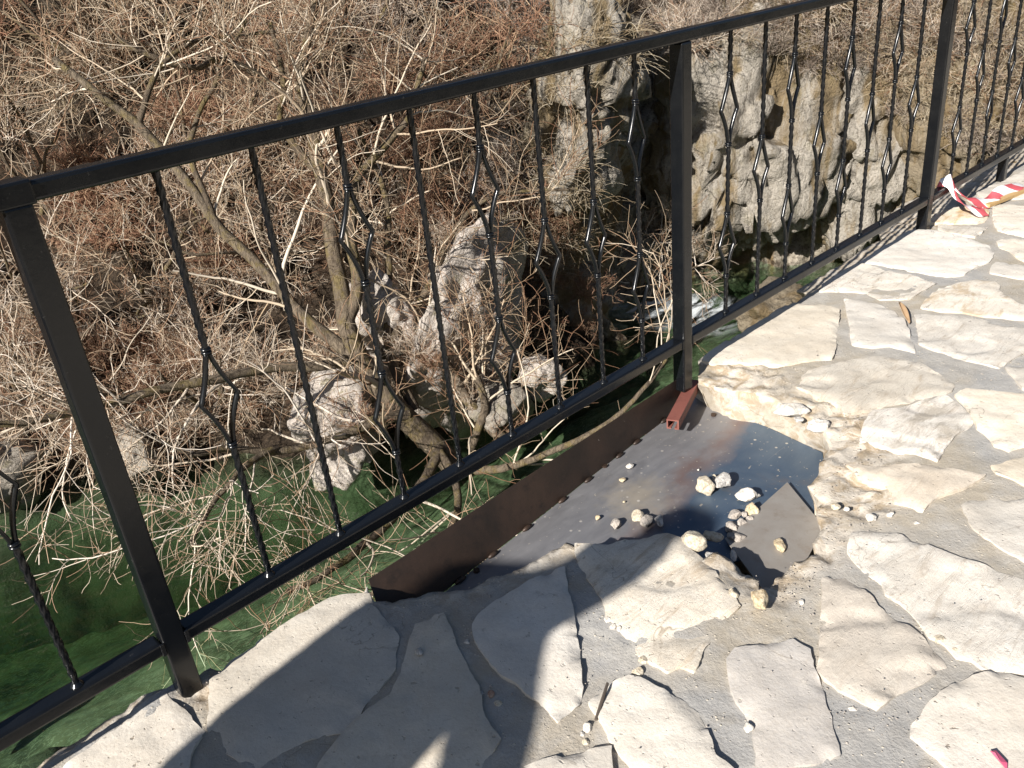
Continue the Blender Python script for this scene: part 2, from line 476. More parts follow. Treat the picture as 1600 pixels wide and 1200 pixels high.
SLABS = [
 ('plain', [(0.021,-0.018),(0.071,-0.002),(0.131,0.001),(0.192,0.002),(0.256,0.004),(0.311,0.001),(0.347,-0.022),(0.377,-0.052),(0.356,-0.094),(0.349,-0.132),(0.349,-0.176),(0.334,-0.216),(0.301,-0.246),(0.275,-0.281),(0.225,-0.297),(0.188,-0.308),(0.149,-0.325),(0.123,-0.329),(0.096,-0.307),(0.065,-0.292),(0.024,-0.283),(-0.003,-0.278),(-0.024,-0.277),(-0.035,-0.252),(-0.046,-0.189),(-0.043,-0.133),(-0.013,-0.081)]),
 ('pitted', [(-0.062,0.011),(-0.063,-0.019),(-0.056,-0.060),(-0.057,-0.096),(-0.052,-0.133),(-0.072,-0.148),(-0.093,-0.166),(-0.115,-0.192),(-0.148,-0.213),(-0.309,-0.019),(-0.257,-0.012),(-0.215,-0.007),(-0.172,-0.002),(-0.106,0.009)]),
 ('plain', [(0.439,-0.237),(0.413,-0.224),(0.386,-0.211),(0.345,-0.243),(0.305,-0.277),(0.266,-0.307),(0.232,-0.328),(0.193,-0.330),(0.156,-0.332),(0.123,-0.339),(0.096,-0.349),(0.054,-0.362),(0.014,-0.385),(0.196,-0.597),(0.234,-0.575),(0.252,-0.567),(0.277,-0.565),(0.298,-0.558),(0.305,-0.525),(0.320,-0.487),(0.347,-0.450),(0.363,-0.408),(0.384,-0.356),(0.403,-0.311),(0.426,-0.268)]),
 ('plain', [(0.707,-0.329),(0.676,-0.319),(0.632,-0.305),(0.579,-0.299),(0.525,-0.297),(0.484,-0.302),(0.456,-0.309),(0.434,-0.348),(0.419,-0.384),(0.408,-0.423),(0.403,-0.455),(0.410,-0.492),(0.405,-0.522),(0.410,-0.550),(0.401,-0.580),(0.395,-0.606),(0.428,-0.605),(0.446,-0.609),(0.479,-0.590),(0.510,-0.554),(0.545,-0.519),(0.579,-0.478),(0.624,-0.430),(0.668,-0.375)]),
 ('layered', [(0.790,-0.292),(0.832,-0.352),(0.882,-0.376),(0.921,-0.409),(0.955,-0.429),(0.960,-0.455),(0.939,-0.502),(0.933,-0.548),(0.897,-0.605),(0.864,-0.659),(0.848,-0.684),(0.812,-0.685),(0.759,-0.691),(0.708,-0.697),(0.656,-0.712),(0.643,-0.717),(0.641,-0.690),(0.616,-0.683),(0.616,-0.646),(0.616,-0.615),(0.631,-0.580),(0.649,-0.533),(0.657,-0.500),(0.688,-0.462),(0.707,-0.422),(0.729,-0.366),(0.754,-0.328)]),
 ('plain', [(0.554,-0.638),(0.519,-0.625),(0.487,-0.623),(0.463,-0.623),(0.448,-0.656),(0.440,-0.678),(0.428,-0.706),(0.420,-0.731),(0.406,-0.769),(0.387,-0.811),(0.456,-0.898),(0.508,-0.893),(0.513,-0.852),(0.537,-0.830),(0.554,-0.805),(0.571,-0.780),(0.576,-0.749),(0.569,-0.718),(0.566,-0.685),(0.563,-0.658)]),
 ('pink', [(0.675,-0.776),(0.707,-0.748),(0.739,-0.748),(0.770,-0.770),(0.804,-0.797),(0.830,-0.815),(0.825,-0.848),(0.795,-0.875),(0.773,-0.897),(0.738,-0.924),(0.709,-0.955),(0.686,-0.970),(0.647,-1.004),(0.611,-0.982),(0.582,-0.959),(0.548,-0.933),(0.528,-0.929),(0.565,-0.901),(0.609,-0.865),(0.627,-0.840),(0.636,-0.818)]),
 ('warm', [(1.022,-0.773),(1.054,-0.802),(1.041,-0.836),(1.029,-0.872),(1.014,-0.892),(1.002,-0.933),(0.996,-0.967),(0.983,-0.997),(0.961,-1.033),(0.948,-1.049),(0.926,-1.044),(0.868,-1.030),(0.826,-1.015),(0.775,-1.003),(0.774,-0.977),(0.776,-0.934),(0.782,-0.907),(0.790,-0.889),(0.834,-0.871),(0.926,-0.821)]),
 ('layered', [(1.193,-0.745),(1.225,-0.773),(1.252,-0.818),(1.253,-0.873),(1.248,-0.928),(1.255,-0.977),(1.260,-1.025),(1.267,-1.070),(1.287,-1.133),(1.194,-1.245),(1.066,-1.241),(1.016,-1.156),(0.999,-1.125),(0.983,-1.099),(0.991,-1.079),(0.981,-1.056),(1.001,-1.030),(0.999,-1.002),(1.020,-0.975),(1.043,-0.946),(1.056,-0.919),(1.059,-0.888),(1.084,-0.869),(1.095,-0.830),(1.112,-0.801),(1.134,-0.768)]),
 ('pitted', [(0.985,-1.120),(0.968,-1.110),(0.923,-1.084),(0.875,-1.071),(0.834,-1.067),(0.807,-1.068),(0.784,-1.062),(0.759,-1.073),(0.754,-1.096),(0.749,-1.119),(0.738,-1.143),(0.707,-1.170),(0.838,-1.324),(1.050,-1.284),(0.995,-1.163),(0.996,-1.142)]),
 ('plain', [(1.440,-0.882),(1.467,-0.888),(1.512,-0.933),(1.550,-0.974),(1.623,-1.055),(1.402,-1.156),(1.328,-1.050),(1.340,-1.008),(1.360,-0.963),(1.384,-0.927),(1.412,-0.906)]),
 ('warm', [(1.450,-0.597),(1.474,-0.651),(1.519,-0.710),(1.564,-0.760),(1.568,-0.812),(1.590,-0.876),(1.541,-0.866),(1.492,-0.850),(1.444,-0.826),(1.402,-0.822),(1.365,-0.824),(1.374,-0.798),(1.369,-0.764),(1.400,-0.741),(1.424,-0.715),(1.419,-0.678),(1.426,-0.650),(1.443,-0.625)]),
 ('streaked', [(1.722,-0.533),(1.784,-0.589),(1.859,-0.617),(1.912,-0.647),(1.900,-0.686),(1.871,-0.719),(1.817,-0.761),(1.781,-0.758),(1.726,-0.748),(1.653,-0.754),(1.586,-0.765),(1.593,-0.740),(1.592,-0.709),(1.579,-0.666),(1.580,-0.616),(1.575,-0.574),(1.643,-0.554)]),
 ('plain', [(1.932,-0.668),(1.985,-0.677),(2.008,-0.736),(2.037,-0.808),(2.099,-0.943),(1.826,-1.008),(1.776,-0.897),(1.733,-0.875),(1.739,-0.843),(1.776,-0.814),(1.800,-0.782),(1.849,-0.747),(1.890,-0.715)]),
 ('plain', [(1.638,-0.870),(1.720,-0.916),(1.801,-0.975),(1.657,-1.058),(1.607,-0.955),(1.615,-0.917),(1.619,-0.891)]),
 ('layered', [(1.758,-0.278),(1.798,-0.269),(1.850,-0.277),(1.918,-0.313),(1.980,-0.342),(2.042,-0.393),(2.084,-0.452),(2.076,-0.504),(2.042,-0.565),(2.020,-0.620),(1.997,-0.641),(1.954,-0.647),(1.911,-0.639),(1.868,-0.604),(1.826,-0.579),(1.762,-0.528),(1.721,-0.502),(1.687,-0.474),(1.715,-0.444),(1.720,-0.400),(1.732,-0.344),(1.739,-0.306)]),
 ('plain', [(1.736,0.026),(1.792,0.036),(1.845,0.036),(1.969,0.032),(2.093,0.037),(2.194,0.036),(2.293,0.032),(2.307,-0.034),(2.310,-0.092),(2.307,-0.129),(2.180,-0.192),(2.045,-0.258),(1.957,-0.292),(1.926,-0.256),(1.879,-0.219),(1.842,-0.197),(1.815,-0.136),(1.779,-0.068),(1.727,-0.009)]),
 ('plain', [(2.406,-0.101),(2.408,-0.159),(2.410,-0.226),(2.396,-0.277),(2.338,-0.336),(2.254,-0.395),(2.132,-0.468),(2.134,-0.430),(2.134,-0.389),(2.094,-0.347),(2.083,-0.296),(2.202,-0.225),(2.293,-0.169)]),
 ('layered', [(2.424,0.006),(2.486,0.027),(2.638,0.032),(2.742,0.022),(2.759,-0.034),(2.732,-0.096),(2.729,-0.182),(2.704,-0.289),(2.627,-0.284),(2.523,-0.275),(2.490,-0.234),(2.468,-0.199),(2.494,-0.139),(2.488,-0.095),(2.459,-0.049)]),
 ('plain', [(2.780,0.028),(2.931,0.037),(3.095,0.036),(3.210,0.035),(3.249,-0.001),(3.257,-0.050),(3.253,-0.129),(3.211,-0.220),(3.173,-0.294),(3.118,-0.333),(3.000,-0.358),(2.908,-0.337),(2.829,-0.335),(2.789,-0.294),(2.786,-0.238),(2.777,-0.172),(2.782,-0.060),(2.781,-0.015)]),
 ('stained', [(2.470,-0.341),(2.528,-0.327),(2.599,-0.318),(2.666,-0.323),(2.751,-0.354),(2.831,-0.400),(2.835,-0.431),(2.792,-0.468),(2.734,-0.489),(2.694,-0.534),(2.655,-0.577),(2.648,-0.647),(2.576,-0.699),(2.530,-0.602),(2.509,-0.531),(2.498,-0.455),(2.477,-0.402)]),
 ('layered', [(2.394,-0.354),(2.436,-0.399),(2.452,-0.453),(2.460,-0.550),(2.461,-0.626),(2.477,-0.694),(2.378,-0.788),(2.299,-0.718),(2.241,-0.703),(2.168,-0.695),(2.168,-0.651),(2.162,-0.590),(2.179,-0.536),(2.180,-0.497),(2.197,-0.457),(2.316,-0.397)]),
 ('plain', [(2.179,-0.711),(2.215,-0.747),(2.258,-0.817),(2.184,-0.904),(2.065,-0.877),(2.078,-0.794),(2.124,-0.753)]),
 ('plain', [(3.484,-0.198),(3.594,-0.155),(3.666,-0.129),(3.713,-0.138),(3.747,-0.224),(3.803,-0.356),(3.373,-0.555),(3.342,-0.358),(3.364,-0.296),(3.378,-0.254),(3.429,-0.224)]),
 ('stained', [(3.358,0.019),(3.455,0.031),(3.532,0.025),(3.595,0.009),(3.627,-0.032),(3.629,-0.121),(3.576,-0.141),(3.476,-0.164),(3.436,-0.146),(3.393,-0.046),(3.361,-0.006)]),
 ('layered', [(3.328,-0.036),(3.367,-0.109),(3.398,-0.203),(3.298,-0.211),(3.251,-0.209),(3.247,-0.169),(3.257,-0.102),(3.272,-0.060)]),
 ('plain', [(3.237,-0.299),(3.274,-0.316),(3.292,-0.380),(3.319,-0.505),(3.114,-0.630),(3.066,-0.457),(3.100,-0.418),(3.147,-0.384),(3.185,-0.331)]),
 ('plain', [(2.966,-0.382),(3.007,-0.383),(3.020,-0.472),(3.044,-0.590),(2.909,-0.691),(2.894,-0.515),(2.893,-0.452),(2.894,-0.404)]),
 ('plain', [(3.834,0.005),(3.901,0.013),(3.991,0.002),(4.114,-0.021),(4.247,-0.031),(4.429,-0.049),(4.232,-0.380),(3.967,-0.380),(3.859,-0.186),(3.812,-0.137),(3.757,-0.116),(3.733,-0.091),(3.769,-0.050)]),
 ('plain', [(0.289,-0.631),(0.317,-0.649),(0.362,-0.681),(0.390,-0.699),(0.410,-0.714),(0.381,-0.741),(0.345,-0.774),(0.255,-0.673)]),
]
FAR_RIM = [(1.466,-0.548),(1.529,-0.516),(1.584,-0.470),(1.614,-0.416),(1.641,-0.342),(1.647,-0.261),(1.639,-0.181),(1.621,-0.100),(1.620,-0.041)]
FAR_FOOT = [(1.611,-0.466),(1.631,-0.448),(1.633,-0.400),(1.644,-0.350),(1.654,-0.272),(1.653,-0.215),(1.633,-0.155),(1.649,-0.064),(1.692,0.019)]
HOLE = [(0.390,-0.024),(0.373,-0.079),(0.387,-0.095),(0.397,-0.117),(0.430,-0.131),(0.474,-0.165),(0.516,-0.202),(0.548,-0.219),(0.584,-0.222),(0.629,-0.246),(0.701,-0.255),(0.744,-0.264),(0.780,-0.271),(0.788,-0.303),(0.825,-0.357),(0.875,-0.381),(0.914,-0.414),(0.948,-0.434),(0.951,-0.467),(0.928,-0.519),(0.945,-0.540),(0.971,-0.547),(0.972,-0.580),(0.957,-0.629),(0.952,-0.663),(0.936,-0.681),(0.943,-0.696),(0.985,-0.687),(1.007,-0.691),(1.047,-0.690),(1.083,-0.703),(1.100,-0.713),(1.133,-0.690),(1.194,-0.674),(1.228,-0.651),(1.247,-0.635),(1.295,-0.621),(1.310,-0.597),(1.328,-0.566),(1.373,-0.565),(1.437,-0.538),(1.466,-0.548),(1.529,-0.516),(1.584,-0.470),(1.614,-0.416),(1.641,-0.342),(1.647,-0.261),(1.639,-0.181),(1.621,-0.100),(1.620,-0.041)]
ROCKS = [
 (1.272,-0.307,-0.106,0.0542,0.0662,0.0379,'tan','rounded tan rock touching a grey rock on the bluish steel plate'),
 (1.315,-0.330,-0.106,0.0512,0.0628,0.0358,'grey','speckled grey rock beside the rounded tan rock on the bluish plate'),
 (1.329,-0.299,-0.106,0.0171,0.0237,0.0120,'tan','tiny tan stone wedged between the tan and grey rocks'),
 (1.304,-0.415,-0.106,0.0668,0.0461,0.0281,'white','pale grey flattish rock casting a jagged shadow on the bluish plate'),
 (1.260,-0.458,-0.106,0.0327,0.0526,0.0229,'ochre','yellowish rock just below the pale flattish rock on the plate'),
 (1.239,-0.481,-0.106,0.0145,0.0241,0.0102,'ochre','small pointed ochre stone at the left edge of the brown plate'),
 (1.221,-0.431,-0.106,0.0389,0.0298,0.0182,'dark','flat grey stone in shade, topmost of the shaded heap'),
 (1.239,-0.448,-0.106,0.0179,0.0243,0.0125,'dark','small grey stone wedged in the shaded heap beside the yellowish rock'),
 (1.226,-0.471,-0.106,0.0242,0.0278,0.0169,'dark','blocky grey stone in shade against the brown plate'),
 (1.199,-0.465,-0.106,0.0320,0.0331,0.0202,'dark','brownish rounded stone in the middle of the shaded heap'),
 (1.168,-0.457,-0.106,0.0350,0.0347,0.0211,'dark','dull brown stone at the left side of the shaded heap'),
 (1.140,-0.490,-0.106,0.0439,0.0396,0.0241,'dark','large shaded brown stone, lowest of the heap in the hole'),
 (1.174,-0.588,-0.100,0.0296,0.0502,0.0207,'ochre','pale yellow ridged stone lying on the small brown plate'),
 (0.875,-0.712,0.006,0.0362,0.0600,0.0254,'ochre','ochre brown upright rock on the mortar below the hole'),
 (0.970,-0.487,-0.020,0.0590,0.0536,0.0326,'tan','cream rounded rock perched on the rim of the hole'),
 (0.962,-0.539,-0.030,0.0274,0.0349,0.0191,'grey','small grey knob of rock on the hole rim beside the cream rock'),
 (1.059,-0.475,-0.060,0.0533,0.0360,0.0219,'tan','broken brown lump with a pale edge under the hole rim'),
 (1.047,-0.543,-0.070,0.0153,0.0387,0.0107,'white','pale splinter of stone in the shaded mouth of the hole'),
 (1.063,-0.245,-0.106,0.0323,0.0519,0.0226,'tan','tan block half in the round shadow on the plate'),
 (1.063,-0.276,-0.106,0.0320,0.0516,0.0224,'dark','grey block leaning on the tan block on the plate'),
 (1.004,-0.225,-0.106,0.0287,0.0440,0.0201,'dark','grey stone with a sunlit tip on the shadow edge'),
 (0.998,-0.169,-0.106,0.0161,0.0167,0.0101,'ochre','small yellow pebble at the left end of the plate shadow'),
 (1.237,-0.080,-0.106,0.0227,0.0181,0.0110,'white','whitish pebble farthest up the grey plate'),
 (1.171,-0.109,-0.106,0.0188,0.0177,0.0108,'ochre','small ochre pebble on the grey plate below the whitish one'),
 (1.078,-0.305,-0.100,0.0224,0.0405,0.0157,'grey','grey chip of mortar upright in the plate shadow'),
 (1.097,-0.175,-0.106,0.0082,0.0076,0.0046,'ochre','tiny tan crumb in the dusty patch of the plate'),
 (1.339,-0.238,-0.106,0.0069,0.0080,0.0049,'white','tiny white crumb on the plate above the rounded tan rock'),
 (0.577,-0.639,-0.006,0.0225,0.0229,0.0139,'tan','tan pebble on the mortar between two large slabs'),
 (0.608,-0.631,-0.006,0.0201,0.0201,0.0122,'tan','pale pebble tucked against the lower tip of a slab'),
 (0.422,-0.653,-0.006,0.0215,0.0218,0.0133,'white','whitish pebble beside the thin dark stick'),
 (0.407,-0.656,-0.006,0.0113,0.0144,0.0079,'grey','small dark pebble just below the whitish pebble'),
 (0.396,-0.672,-0.006,0.0137,0.0143,0.0087,'tan','tan pebble, lowest of three below the dark stick'),
 (0.649,-0.507,-0.004,0.0197,0.0162,0.0098,'white','white stone chip, uppermost of three along the layered slab'),
 (0.640,-0.527,-0.004,0.0153,0.0160,0.0098,'white','white stone chip, middle of three along the layered slab'),
 (0.643,-0.542,-0.004,0.0139,0.0192,0.0097,'white','white stone chip, lowest of three along the layered slab'),
 (0.334,-0.289,0.006,0.0153,0.0192,0.0107,'grey','grey pebble on the shaded narrow slab'),
 (0.350,-0.451,-0.006,0.0132,0.0136,0.0083,'grey','grey pebble in the shaded joint beside the narrow slab'),
 (0.360,-0.468,-0.006,0.0144,0.0181,0.0101,'red','reddish pebble in the shaded joint'),
 (0.352,-0.496,-0.006,0.0156,0.0164,0.0100,'tan','light brown pebble below the reddish pebble in the joint'),
 (0.421,-0.331,-0.006,0.0125,0.0144,0.0088,'white','pale pebble in the shaded joint near the hole'),
 (1.269,-0.668,-0.004,0.0266,0.0210,0.0128,'tan','tan stone in the dirt beside the brown plate'),
 (1.279,-0.689,-0.004,0.0133,0.0172,0.0093,'white','white pebble in the dirt right of the tan stone'),
 (1.316,-0.774,-0.004,0.0216,0.0172,0.0105,'white','white chip on grey mortar below the triangular slab'),
 (1.324,-0.831,-0.004,0.0198,0.0119,0.0069,'white','thin white flake on the mortar below the triangular slab tip'),
 (1.277,-0.748,-0.004,0.0264,0.0227,0.0138,'white','whitish lump in the mortar beside the dirt patch'),
 (1.007,-1.016,-0.004,0.0288,0.0232,0.0141,'tan','rounded tan pebble against the big layered slab'),
 (0.994,-1.049,-0.004,0.0200,0.0197,0.0120,'tan','cream pebble against the big layered slab near the grey joint'),
 (0.600,-0.864,-0.002,0.0190,0.0190,0.0115,'white','white pebble at the left edge of the pinkish slab'),
 (0.939,-0.771,-0.004,0.0116,0.0167,0.0081,'white','white chip on the sandy mortar right of the ochre rock'),
 (0.753,-0.974,-0.004,0.0223,0.0134,0.0046,'white','thin white sliver on the mortar under the pointed slab'),
 (1.628,-0.354,-0.024,0.1133,0.0680,0.0410,'white','large white lump of stone bedded in mortar by the plate'),
 (1.593,-0.443,-0.022,0.0648,0.0570,0.0347,'white','smaller white lump bedded beside the large white one'),
 (1.588,-0.392,-0.014,0.0268,0.0220,0.0134,'grey','small grey stone under the large white lump'),
 (0.872,-0.653,-0.006,0.0233,0.0268,0.0163,'tan','stone crumb at the right tip of the layered slab'),
 (1.613,-0.684,-0.006,0.0149,0.0128,0.0078,'white','tiny pale pebble below the streaked slab'),
]

# ------------------------------------------------------------------ polygons
def inside(poly, x, y):
    c = False
    j = len(poly) - 1
    for i in range(len(poly)):
        xi, yi = poly[i]; xj, yj = poly[j]
        if (yi > y) != (yj > y) and x < (xj - xi) * (y - yi) / (yj - yi) + xi: c = not c
        j = i
    return c

def dist_poly(P, poly):
    """distances of points (n,2) to the outline of poly"""
    P = np.asarray(P); A = np.asarray(poly); B = np.roll(A, -1, 0)
    best = np.full(len(P), 1e9)
    for a, b in zip(A, B):
        d = b - a
        t = np.clip(((P - a) @ d) / max(d @ d, 1e-12), 0, 1)
        best = np.minimum(best, np.linalg.norm(P - (a + t[:, None] * d), axis=1))
    return best

def inside_np(P, poly):
    P = np.asarray(P); x, y = P[:, 0], P[:, 1]
    c = np.zeros(len(P), bool)
    j = len(poly) - 1
    for i in range(len(poly)):
        xi, yi = poly[i]; xj, yj = poly[j]
        if yi != yj:
            c ^= ((yi > y) != (yj > y)) & (x < (xj - xi) * (y - yi) / (yj - yi) + xi)
        j = i
    return c

def rough_outline(poly, step, amp, seed, corner=0.07):
    """rounds the corners a little, subdivides and frets the outline"""
    P = [Vector(p) for p in poly]
    n_ = len(P)
    Q = []
    for i in range(n_):
        a, b, c = P[i - 1], P[i], P[(i + 1) % n_]
        Q.append(b.lerp(a, corner * .5)); Q.append(b.lerp(c, corner * .5))
    out = []
    for i in range(len(Q)):
        a, b = Q[i], Q[(i + 1) % len(Q)]
        k = max(1, int((b - a).length / step))
        for t in range(k):
            p = a.lerp(b, t / k)
            q = Vector((p.x, p.y, seed))
            dx = noise.noise(q * 22) * amp + noise.noise(q * 70) * amp * .6
            dy = noise.noise(q * 22 + Vector((9, 9, 9))) * amp + noise.noise(q * 70 + Vector((5, 3, 1))) * amp * .6
            out.append((p.x + dx, p.y + dy))
    return out

def triangulate(outlines, inner):
    vs, ed = [], []
    for o in outlines:
        b = len(vs)
        vs += [Vector(p) for p in o]
        ed += [(b + i, b + (i + 1) % len(o)) for i in range(len(o))]
    nb = len(vs)
    vs += [Vector(p) for p in inner]
    r = delaunay_2d_cdt(vs, ed, [], 0, 1e-5)
    return r[0], r[2], nb

def make_slab(poly, mat, parent, seed, kind, step=0.009, grid=0.013):
    # the traced outline is the lit top face: grow it to the edge of the stone
    pa = np.array(poly); pp = np.roll(pa, 1, 0); pn = np.roll(pa, -1, 0)
    tg = pn - pp; tg /= np.maximum(np.linalg.norm(tg, axis=1, keepdims=True), 1e-6)
    ar = np.sum(pa[:, 0] * pn[:, 1] - pn[:, 0] * pa[:, 1])
    nrm_ = np.stack([tg[:, 1], -tg[:, 0]], 1) * (1 if ar > 0 else -1)
    o = rough_outline((pa + nrm_ * .0035).tolist(), step, .0038, seed)
    xs = [p[0] for p in o]; ys = [p[1] for p in o]
    gx = np.arange(min(xs), max(xs), grid); gy = np.arange(min(ys), max(ys), grid)
    G = np.stack(np.meshgrid(gx, gy), -1).reshape(-1, 2)
    G = G + rng.uniform(-.3, .3, G.shape) * grid
    G = G[inside_np(G, o)]
    G = G[dist_poly(G, o) > .006]
    V, F, nb = triangulate([o], G.tolist())
    P = np.array([(v.x, v.y) for v in V])
    F = [f for f in F if inside(o, sum(P[i][0] for i in f) / len(f), sum(P[i][1] for i in f) / len(f))]
    d = dist_poly(P, o)
    base = .0075 + .005 * noise.noise(Vector((seed * 3.1, 0, 0)))
    tx, ty = random.uniform(-.006, .006), random.uniform(-.006, .006)
    cx, cy = P.mean(0)
    zz = []
    lay = 1.0 if kind in ('layered', 'streaked', 'warm') else .35
    for (x, y), dd in zip(P, d):
        q = Vector((x, y, seed))
        z = base + tx * (x - cx) + ty * (y - cy)
        z += .0035 * noise.noise(q * 7) + .0022 * noise.noise(q * 23) + .0012 * noise.noise(q * 60)
        # flaked steps
        st = noise.noise(Vector((x * 5 - y * 3, y * 9 + x * 4, seed * 1.7)))
        z -= .006 * lay * max(0., min(1., (st - .12) * 9))
        z -= .0018 * math.exp(-dd / .003)
        ch = noise.noise(q * 11 + Vector((5, 5, 5))) + .5 * noise.noise(q * 30)
        z -= .0065 * max(0., min(1., (ch - .12) * 5)) * math.exp(-(dd / .016) ** 2)
        zz.append(z)
    verts = [(x, y, z) for (x, y), z in zip(P, zz)]
    # skirt down into the mortar
    n_ = len(o)
    ring = {}
    key = {(round(a, 5), round(b, 5)): i for i, (a, b) in enumerate(P.tolist())}
    idx = [key.get((round(a, 5), round(b, 5))) for a, b in o]
    idx = [i for i in idx if i is not None]
    low = []
    for k, i in enumerate(idx):
        x, y, z = verts[i]
        qx = .004 * noise.noise(Vector((x * 60, y * 60, seed)))
        low.append((x + (cx - x) * .012 + qx, y + (cy - y) * .012 + qx, -.032))
    b = len(verts)
    verts += low
    L = len(idx)
    verts += [verts[i] for i in idx]          # own rim for the broken side, so the edge stays crisp
    F = [tuple(f) for f in F] + [(b + L + i, b + i, b + (i + 1) % L, b + L + (i + 1) % L) for i in range(L)]
    bm = bmesh.new()
    me = mesh_py('flagstone', verts, F)
    bm.from_mesh(me)
    bmesh.ops.recalc_face_normals(bm, faces=bm.faces[:])
    bm.to_mesh(me); bm.free()
    ob = link('flagstone', me, mat, parent)
    return ob

# ------------------------------------------------------------------ pavement on the bridge deck
pavement = empty('pavement')
tag(pavement, kind='structure')
for i, (kind, poly) in enumerate(SLABS):
    make_slab(poly, M[kind], pavement, i * 1.37 + .5, kind)

# outline of the mortar bed: outer edge beside the rail, broken back at the hole
OUTER = [(-1.8, .085), (-.9, .08), (-.35, .078), (-.10, .085), (-.045, .06), (-.02, .03), (.03, .012), (.06, -.02), (.20, -.035), (.36, -.055)]
OUTER += HOLE
OUTER += [(1.63, -.03), (1.70, .012), (1.78, .075), (2.05, .086), (2.46, .070), (2.475, .125), (2.80, .125), (3.2, .14), (3.45, .30), (3.9, .34), (4.1, .26), (4.6, .25), (7.0, .2), (10.0, .2), (10.0, -4.0), (-1.8, -4.0)]

def cam_px(x, y, z=0.):
    d = Vector((x, y, z)) - CAM_POS
    w = d.dot(fwd)
    if w < .05: return None
    return 800 + 1357.85 * d.dot(right) / w, 600 + 1357.85 * d.dot(down) / w

out_r = []
hole_a = np.array(HOLE)
for i in range(len(OUTER)):
    a, b = Vector(OUTER[i]), Vector(OUTER[(i + 1) % len(OUTER)])
    k = max(1, int((b - a).length / .008)) if (a.y > -1 and b.y > -1 and a.x > -.9 and b.x < 5) else max(1, int((b - a).length / .2))
    for t in range(k):
        p = a.lerp(b, t / k)
        q = Vector((p.x, p.y, 3.3))
        am = .006
        out_r.append((p.x + am * (noise.noise(q * 18) + .8 * noise.noise(q * 55)), p.y + am * (noise.noise(q * 18 + Vector((4, 4, 4))) + .8 * noise.noise(q * 55 + Vector((7, 1, 2))))))
pts = []
def fill(x0, x1, y0, y1, g):
    gx = np.arange(x0, x1, g); gy = np.arange(y0, y1, g)
    G = np.stack(np.meshgrid(gx, gy), -1).reshape(-1, 2) + rng.uniform(-.3, .3, (len(gx) * len(gy), 2)) * g
    return G
G = np.concatenate([fill(-.5, 2.3, -1.4, .35, .0115), fill(2.3, 5.0, -1.4, .35, .022), fill(-1.8, -.5, -1.4, .35, .08), fill(5.0, 10, -1.4, .35, .15), fill(-1.8, 10, -4, -1.4, .25)])
G = G[inside_np(G, out_r)]
G = G[dist_poly(G, out_r) > .006]
for kind, poly in SLABS:        # nothing needed under the middle of a slab
    a = np.array(poly)
    bb = (G[:, 0] > a[:, 0].min()) & (G[:, 0] < a[:, 0].max()) & (G[:, 1] > a[:, 1].min()) & (G[:, 1] < a[:, 1].max())
    ii = np.where(bb)[0]
    if len(ii):
        kill = inside_np(G[ii], poly) & (dist_poly(G[ii], poly) > .03)
        keep = np.ones(len(G), bool); keep[ii[kill]] = False
        G = G[keep]
V, F, nb = triangulate([out_r], G.tolist())
P = np.array([(v.x, v.y) for v in V])
F = [f for f in F if inside(out_r, sum(P[i][0] for i in f) / 3, sum(P[i][1] for i in f) / 3)]
dh = np.full(len(P), 1e9)
for a, b in zip(hole_a[:-1], hole_a[1:]):
    d = b - a
    t = np.clip(((P - a) @ d) / (d @ d), 0, 1)
    dh = np.minimum(dh, np.linalg.norm(P - (a + t[:, None] * d), axis=1))
# rubble zones: round the hole, the ledge by the rail, crumbled joint at the first post
RUB = [(1.72, -.10, .16), (1.58, -.58, .11), (1.35, -.68, .10), (1.70, -.42, .13), (.02, -.02, .07), (1.42, -.66, .10), (1.62, -.52, .09), (3.5, .15, .3), (1.16, -.70, .06)]
rub = np.exp(-(dh / .055) ** 2) * np.where(P[:, 0] > .9, 1., .45)
for (x, y, r) in RUB:
    rub = np.maximum(rub, np.exp(-(((P[:, 0] - x) ** 2 + (P[:, 1] - y) ** 2) / r ** 2) ** 2))
rub = np.maximum(rub, np.clip((P[:, 1] - .02) / .03, 0, 1) * .6)
zz = []
for (x, y), r_ in zip(P, rub):
    q = Vector((x, y, 1.7))
    z = -.0015 + .003 * noise.noise(q * 5) + .0022 * noise.noise(q * 21) + .0016 * noise.noise(q * 55)
    z += r_ * (-.012 + .010 * noise.noise(q * 14) + .011 * noise.noise(q * 33) + .007 * abs(noise.noise(q * 62)))
    if y > .03: z -= min(.03, (y - .03) * 1.2) + max(0, y - .12) * .25
    if x < .42 and y > -.02 and x > -.12: z += .006
    zz.append(z)
verts = [(x, y, z) for (x, y), z in zip(P, zz)]
key = {(round(a, 5), round(b, 5)): i for i, (a, b) in enumerate(P.tolist())}
idx = [key.get((round(a, 5), round(b, 5))) for a, b in out_r]
idx = [i for i in idx if i is not None]
L = len(idx)
prev = idx
area_ = sum(out_r[i][0] * out_r[(i + 1) % len(out_r)][1] - out_r[(i + 1) % len(out_r)][0] * out_r[i][1] for i in range(len(out_r)))
SGN = -1.0 if area_ > 0 else 1.0      # towards the inside of the bed
F = [tuple(f) for f in F]
FRA, FFA = np.array(FAR_RIM), np.array(FAR_FOOT)
def far_foot(t):
    k = t * (len(FFA) - 1); i = min(int(k), len(FFA) - 2)
    return FFA[i] * (1 - (k - i)) + FFA[i + 1] * (k - i)
far_t = []
for i in idx:
    x, y, z = verts[i]
    best = (1e9, 0)
    for k in range(len(FRA) - 1):
        d = FRA[k + 1] - FRA[k]
        t = min(1, max(0, ((np.array((x, y)) - FRA[k]) @ d) / (d @ d)))
        e = np.linalg.norm(np.array((x, y)) - FRA[k] - d * t)
        if e < best[0]: best = (e, (k + t) / (len(FRA) - 1))
    far_t.append(best[1] if best[0] < .02 else None)
